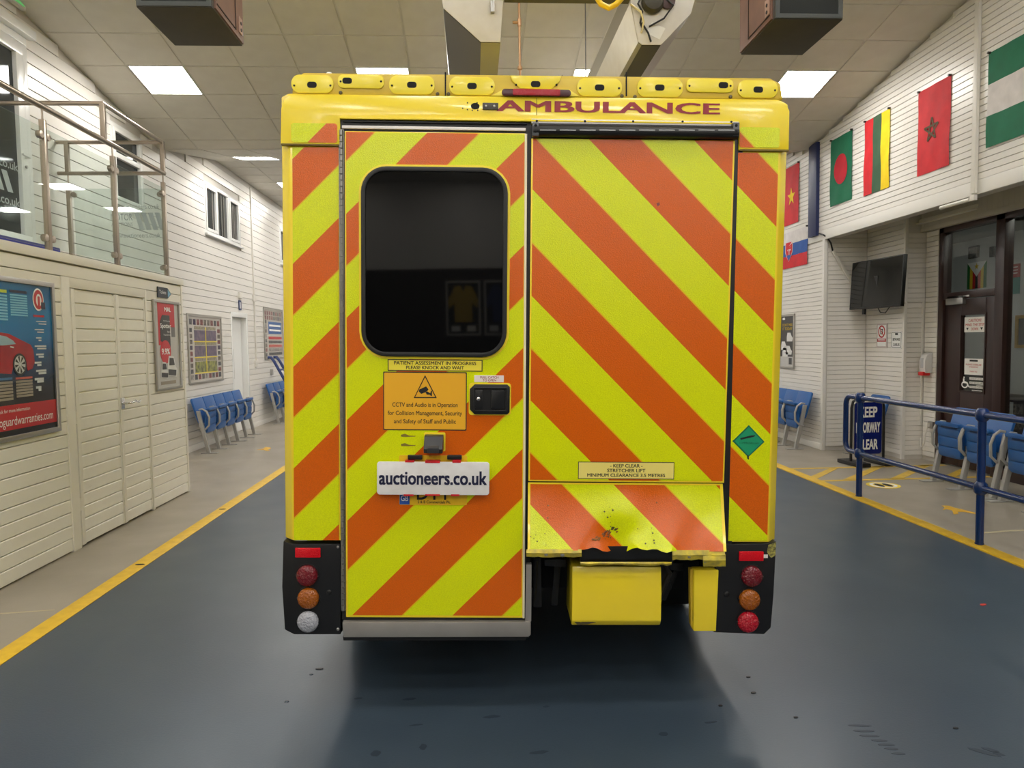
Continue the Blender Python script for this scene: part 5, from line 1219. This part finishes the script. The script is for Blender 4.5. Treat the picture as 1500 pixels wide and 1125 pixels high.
# number plate and the auction board over it
npl = arc_('number_plate', 586, 666, 684.5, 738, .0195, .024, M('plate_face', (232, 186, 30), .3), r=.006)
bd = arc_('plate_badge', 586.5, 721.5, 601, 737, .0242, .0246, M('gb_blue', (40, 84, 170), .35), npl)
text('lettering', 'GB', FM, AR(588.5, 724, 599, 732), .025, wprint, npl, .01)
text('lettering', 'DTT', FM, AR(612, 708, 660, 730), .0246, ink, npl, .01); text('lettering', 'S & B Commercials Plc.', FM, AR(613, 731.5, 661, 735.5), .0246, ink, npl, .01)
for x0 in (599, 656): arc_('plate_lamp', x0, 664.5, x0+21, 671, .024, .045, blk, npl, bevel=.004)
q = AR(555.5, 673.5, 717, 721)
ab = tag(slab('auction_board', rr(*q, .012), .046, .056, FM, M('board_white', (236, 234, 232), .5, var=(20, (220, 216, 212), .5)), amb, bevel=.003), 'white board reading auctioneers.co.uk')
text('lettering', 'auctioneers.co.uk', FM, AR(559, 687, 713, 706), .0572, M('lettering_navy', (20, 24, 60), .5), ab, .022)
rt_ = M('tape_red', (205, 30, 40), .4)
for x0, x1, y0, y1 in ((596, 609, 671.5, 674), (625, 646, 671.5, 675), (664, 676, 671, 674.5), (594, 608, 720, 722.5), (625, 646, 719.8, 722), (662, 674, 720, 722.5)): arc_('red_tab', x0, y0, x1, y1, .03, .0575, rt_, ab)
# --- stretcher lift side
arc_('shutter_seal', 772.5, 185, 1080, 812, -.03, .002, rubber)
arc_('aluminium_strip', 778, 178, 1080, 184.5, .012, .02, M('strip_white'), bevel=.002)
for x in (786, 856, 926, 998, 1069): dome('screw', x, 179.6+(x-786)*.004, .005, .004, dkrec, amb, .02, 8)
Q = AR(780, 187.5, 1077, 206)
rol = MB().cyl((Q[0], -.03, (Q[2]+Q[3])/2), (Q[1], -.03, (Q[2]+Q[3])/2), .024, n=16).build('roller_cover', rubber, amb, smooth=True)
arc_('cover_top', 781, 186, 1076, 191, .002, .04, rubber, rol, bevel=.005)
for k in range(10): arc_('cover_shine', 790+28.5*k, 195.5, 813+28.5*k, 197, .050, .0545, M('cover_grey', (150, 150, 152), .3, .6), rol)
for x in (779, 1068): 
    br = arc_('roller_bracket', x, 184.5, x+9.5, 204, .02, .05, M('bracket_grey', (88, 90, 94), .4, .5), rol, bevel=.003)
    for y in (189, 197.5): dome('bolt', x+4.7, y, .006, .005, dkrec, rol, .05, 8)
sh_ = am('lift_door', [(778, 204), (1075, 207), (1059, 706.5), (773.5, 704)], .002, .018, ylw, bevel=.004)
am('lift_door_sheet', [(780.5, 205), (1072, 208), (1056.5, 703.5), (776, 701.5)], .018, .0195, sr)
sc_ = am('scratch', [(960, 299.5), (964, 297.5), (965, 301), (962, 304), (961, 302)], .0195, .0203, M('scratch_rust', (120, 48, 14), .7))
s, q, w_ = sticker('clearance_label', 846, 675.5, 986, 700.5, M('sticker_cream', (240, 222, 120), .35), f=1, label='cream label asking to keep clear of the stretcher lift')
for k, (ln, m_) in enumerate((('- KEEP CLEAR -', .33), ('STRETCHER LIFT', .30), ('MINIMUM CLEARANCE 3.5 METRES', .09))): text('lettering', ln, FM, sub(q, m_, 1-m_, .70-.30*k, .91-.30*k), w_, ink, s, .015)
# compressed gas diamond on the right corner
cx_, cy_ = 1096.5, 646
R_ = lambda s_: [A(cx_-24*s_, cy_), A(cx_-1, cy_+23.5*s_), A(cx_+23*s_, cy_+1), A(cx_, cy_-23.5*s_)]
dm = slab('gas_label', R_(1), .003, .0042, FM, M('label_dgreen', (20, 110, 76), .35), amb); slab('face', R_(.88), .0042, .0048, FM, M('label_green', (24, 150, 104), .35), dm)
slab('cylinder_symbol', [A(*p) for p in [(1083.5, 641.5), (1100, 637.5), (1103, 637.5), (1106, 637), (1104, 639.5), (1102, 640), (1084.5, 644)]], .005, .0055, FM, ink, dm)
text('lettering', 'COMPRESSED GAS', FM, AR(1082.5, 647.5, 1111, 650), .0052, M('label_ink', (12, 70, 50), .5), dm)
slab('torn_tail', [A(*p) for p in [(1094, 667), (1096, 667), (1096.5, 673), (1094.5, 672)]], .003, .005, FM, ink, amb)
# dented flap
def flap_pt(s_, t_):
    """s across 0..1, t down 0..1: quad traced on the rear face, pushed out towards its foot"""
    L0, R0, L1, R1 = A(773.5, 706.5), A(1058.5, 708.5), A(773, 806), A(1064, 808)
    u = (L0[0]*(1-s_)+R0[0]*s_)*(1-t_)+(L1[0]*(1-s_)+R1[0]*s_)*t_; v = (L0[1]*(1-s_)+R0[1]*s_)*(1-t_)+(L1[1]*(1-s_)+R1[1]*s_)*t_
    w = .012+.085*t_**1.5
    w -= .035*math.exp(-((s_-.42)**2/.012+(t_-.92)**2/.10)); w += .012*math.exp(-((s_-.5)**2/.006+(t_-.45)**2/.05))
    w += .008*math.sin(17*s_+3*t_)*t_+.012*math.exp(-((s_-.93)**2/.003+(t_-.8)**2/.04))
    if .26 < s_ < .74: v += max(0, t_-.8)*5*(.004+.006*math.sin(61*s_)+.006*math.sin(23*s_+1)); w += max(0, t_-.75)*.06*math.sin(37*s_)
    # outline shrinks with distance so it stays on the traced shape
    k = 1-w/3.0
    return (CL.x+(u-CL.x)*k, -w, CL.z+(v-CL.z)*k)
nu, nv = 40, 14
b = MB(); vs = [flap_pt(i/nu, j/nv) for j in range(nv+1) for i in range(nu+1)]
fs = [(j*(nu+1)+i, (j+1)*(nu+1)+i, (j+1)*(nu+1)+i+1, j*(nu+1)+i+1) for j in range(nv) for i in range(nu)]
b.add(vs, fs)
back_ = [Vector(v)+Vector((0, .012, 0)) for v in vs]; b.add(back_, [f[::-1] for f in fs])
flp = b.build('lift_flap', sr, amb, smooth=True)
flp['label'] = 'dented and scraped lower lift flap'
# yellow rim of the flap
for s0_, s1_, ts in ((0, 0.012, None), (.985, 1, None)):
    m = MB(); pts = []
    for j in range(nv+1):
        for s_ in (s0_, s1_): p = Vector(flap_pt(s_, j/nv)); pts.append(p+Vector((0, -.0015, 0)))
    m.add(pts, [(2*j, 2*j+2, 2*j+3, 2*j+1) for j in range(nv)]); m.build('flap_edge', ylw, flp, smooth=True)
m = MB(); pts = [Vector(flap_pt(i/nu, t_))+Vector((0, -.0012, 0)) for t_ in (0, .025) for i in range(nu+1)]
m.add(pts, [(i, nu+1+i, nu+2+i, i+1) for i in range(nu)]); m.build('flap_edge', ylw, flp, smooth=True)
# bottom lip: torn between px 850 and 985
def lip(name, x0, x1, y0, y1, d0, d1, mat, seed, n=14, jag=3):
    r = random.Random(seed); m = MB(); vs = []
    for k in range(n+1):
        x = x0+(x1-x0)*k/n; j = (r.random()-.5)*jag
        a, c = A(x, y0), A(x, y1+j)
        for (u, v), w in ((a, d0), (((a[0]+c[0])/2, (a[1]+c[1])/2), d0+.004+.004*r.random()), (c, d1+.005*r.random())):
            kk = 1-w/3.0; vs.append((CL.x+(u-CL.x)*kk, -w, CL.z+(v-CL.z)*kk))
    fs = [(3*k+q, 3*k+q+1, 3*k+q+4, 3*k+q+3) for k in range(n) for q in (0, 1)]
    m.add(vs, fs); return m.build(name, mat, flp, smooth=True)
lipm = M('lip_yellow', (232, 208, 60), .35, var=(30, (120, 112, 80), .7))
lip('flap_lip', 771, 852, 804.5, 816, .097, .090, lipm, 1, jag=1.5); lip('flap_lip', 985, 1062, 806, 820, .097, .09, lipm, 2, jag=2); lip('flap_lip', 1030, 1063, 812, 830, .1, .085, lipm, 3, 8, jag=1)
lip('torn_edge', 850, 986, 800, 826, .06, .055, M('torn_black', (16, 16, 17), .35), 5, 22, 5); lip('torn_edge', 850, 984, 823, 828, .075, .07, lipm, 8, 18, 2)
for k, (x, y) in enumerate(((800, 812), (824, 813), (1010, 815), (1033, 822))):
    u, v = A(x, y); kk = 1-.1/3; b = MB(); b.lathe((CL.x+(u-CL.x)*kk, -.1, CL.z+(v-CL.z)*kk), (0, -1, 0), [(.010, -.004), (.008, .0), (.003, .001)], 7); b.build('bare_patch', M('bare_steel', (150, 148, 146), .4, .5), flp, smooth=True)
# scrapes in the paint of the flap
def patch(name, pts, mat):
    vs = []; 
    L0 = A(773.5, 706.5); 
    for x, y in pts:
        s_ = (x-773)/(1062-773); t_ = (y-707)/(807-707); p = Vector(flap_pt(s_, t_)); p.y -= .002; vs.append(p)
    c = sum(vs, Vector())/len(vs); c.y = min(v.y for v in vs)-.0005; n = len(vs)
    MB().add([c]+vs, [(0, 1+(i+1) % n, 1+i) for i in range(n)]).build(name, mat, flp)
rust = M('rust_scrape', (116, 46, 14), .6, var=(60, (150, 110, 40), 1)); drk = M('scrape_dark', (70, 78, 10), .7)
for k in range(34):
    r = random.Random(300+k); f_ = r.random(); x = 868+36*f_+r.uniform(-2.5, 2.5); y = 793-20*f_+r.uniform(-4, 4)*(.4+f_); z_ = r.uniform(1.0, 3.0)
    patch('scrape', [(x-z_, y+z_*.5), (x-.2, y-z_*.7), (x+z_*1.1, y-z_*.5), (x+z_*.6, y+z_*.3), (x, y+z_*.8)], rust if x < 893 or r.random() < .4 else drk)
for k in range(26):
    r = random.Random(100+k); x = r.choice([780, 790, 800, 889, 897, 905, 930, 950, 960])+r.uniform(-6, 6); y = r.uniform(735, 802) if x < 900 else r.uniform(735, 800); s_ = r.uniform(.5, 1.5)
    patch('chip', [(x-s_, y), (x, y-s_*1.3), (x+s_*1.2, y+.2), (x+.1, y+s_)], drk)
# --- below the doors
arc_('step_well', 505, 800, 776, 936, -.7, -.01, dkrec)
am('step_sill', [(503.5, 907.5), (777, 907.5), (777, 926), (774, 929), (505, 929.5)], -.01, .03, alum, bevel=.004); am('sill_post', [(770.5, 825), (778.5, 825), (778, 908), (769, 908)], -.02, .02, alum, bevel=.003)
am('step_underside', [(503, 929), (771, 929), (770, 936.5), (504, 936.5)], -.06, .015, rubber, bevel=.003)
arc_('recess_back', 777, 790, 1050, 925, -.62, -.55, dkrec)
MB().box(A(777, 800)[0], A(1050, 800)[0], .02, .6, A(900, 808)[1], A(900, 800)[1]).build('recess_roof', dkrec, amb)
mech = M('mechanism_black', (30, 30, 32), .45, .3)
for pts, w_ in (([(782, 825), (795, 825), (796, 905), (784, 905)], -.12), ([(800, 830), (832, 830), (832, 842), (800, 840)], -.10), ([(818, 842), (828, 842), (822, 912), (812, 912)], -.2), ([(972, 832), (984, 832), (996, 880), (975, 890)], -.14), ([(988, 835), (1010, 835), (1010, 848), (988, 846)], -.10), ([(1002, 848), (1010, 850), (988, 900), (980, 898)], -.16)):
    am('lift_arm', pts, w_-.03, w_, mech, bevel=.004)
q = [A(787, 828), A(786, 860), A(783, 895)]; MB().tube([(u, .06, v) for u, v in q], .006, 6).build('lift_cable', rubber, amb, smooth=True)
q = [A(975, 828), A(985, 845), A(978, 862), A(970, 880)]; MB().tube([(u, .05, v) for u, v in q], .012, 8).build('lift_hose', mech, amb, smooth=True)
Q = AR(837, 829, 967, 914); b = MB()
b.prism([(Q[0], y, z) for y, z in [(.05, Q[3]), (-.01, Q[3]), (-.03, Q[3]-.11), (-.03, Q[2]+.025), (-.012, Q[2]), (.22, Q[2]), (.22, Q[3])]], (Q[1]-Q[0], 0, 0)); b.build('bumper_box', ylw, amb, bevel=.006)
am('bumper_scrape', [(839, 906), (850, 908), (862, 905), (872, 908), (860, 911), (845, 912)], .02, .026, M('scrape_dark2', (80, 70, 30), .7))
am('bumper_post', [(1015, 833), (1051, 833), (1047, 922), (1014, 922)], -.035, .02, ylw, bevel=.005)
am('post_cheek', [(1011, 834), (1016, 834), (1015, 922), (1012, 916)], -.035, .0, M('housing_yellow'), bevel=.002)
# --- lamp clusters
def lens(name, px, py, col, parent, r=.046):
    m = M(name+'_lens', col, .12, bump=(110, 1.0), coat=.5); o = dome(name, px, py, r, .03, m, parent, .012)
    for s_ in (-1, 1): dome('lens_screw', px+s_*15.5, py+s_*.6, .0045, .012, rubber, o, .014, 8)
    u, v = A(px, py); ring('lens_rim', ell(u, v, r*1.08, r*1.08, 24), ell(u, v, r*.97, r*.97, 24), .011, .016, FM, rubber, o)
    return o
lp_ = am('lamp_panel', [(416, 791), (430, 796), (499, 796), (500, 928), (432, 928), (418, 921), (414, 858)], -.05, .012, blk, bevel=.006)
arc_('red_reflector', 434, 801, 471, 815, .012, .02, M('reflector_red', (216, 14, 30), .15, bump=(220, .3)), lp_, r=.004, bevel=.003)
lens('red_lamp', 451.5, 841, (112, 8, 24), lp_); lens('amber_lamp', 453.5, 874, (160, 84, 4), lp_); lens('white_lamp', 453, 908, (172, 174, 182), lp_)
dome('blank_plug', 483, 866, .011, .006, rubber, lp_, .012, 14); dome('screw', 496, 800, .006, .004, alu, lp_, .012, 8); dome('screw', 496, 920, .007, .005, alu, lp_, .012, 8)
rp_ = am('lamp_panel', [(1049, 796), (1066, 796), (1124, 795), (1136, 792), (1132, 870), (1128, 918), (1118, 928), (1044, 925)], -.05, .012, blk, bevel=.006)
arc_('red_reflector', 1080.5, 806, 1116.5, 820, .012, .02, M('reflector_red'), rp_, r=.004, bevel=.003)
lens('red_lamp', 1099, 842, (112, 8, 24), rp_); lens('amber_lamp', 1095.5, 876, (160, 84, 4), rp_); lens('red_lamp_low', 1093.5, 908.5, (180, 10, 34), rp_)
dome('blank_plug', 1063, 869, .013, .006, rubber, rp_, .012, 14)
am('scuffed_corner', [(1124, 797), (1135, 793), (1134, 812), (1128, 816), (1122, 808)], .012, .0135, M('scuff_mix', (70, 70, 40), .6, var=(90, (190, 180, 90), 1)), rp_); arc_('scuff', 1115, 811, 1123, 816, .012, .014, M('strip_white'), rp_)
# small round lamp on the roof edge
p = A(478, 102); t_ = MB().lathe((p[0], .05, p[1]-.01), (0, 0, 1), [(.016, 0), (.016, .008), (.01, .016), (.001, .018)], 12).build('roof_marker', wprint, amb, smooth=True)
for x, y in ((414.5, 478), (1150, 478)): pass
finish_texts()
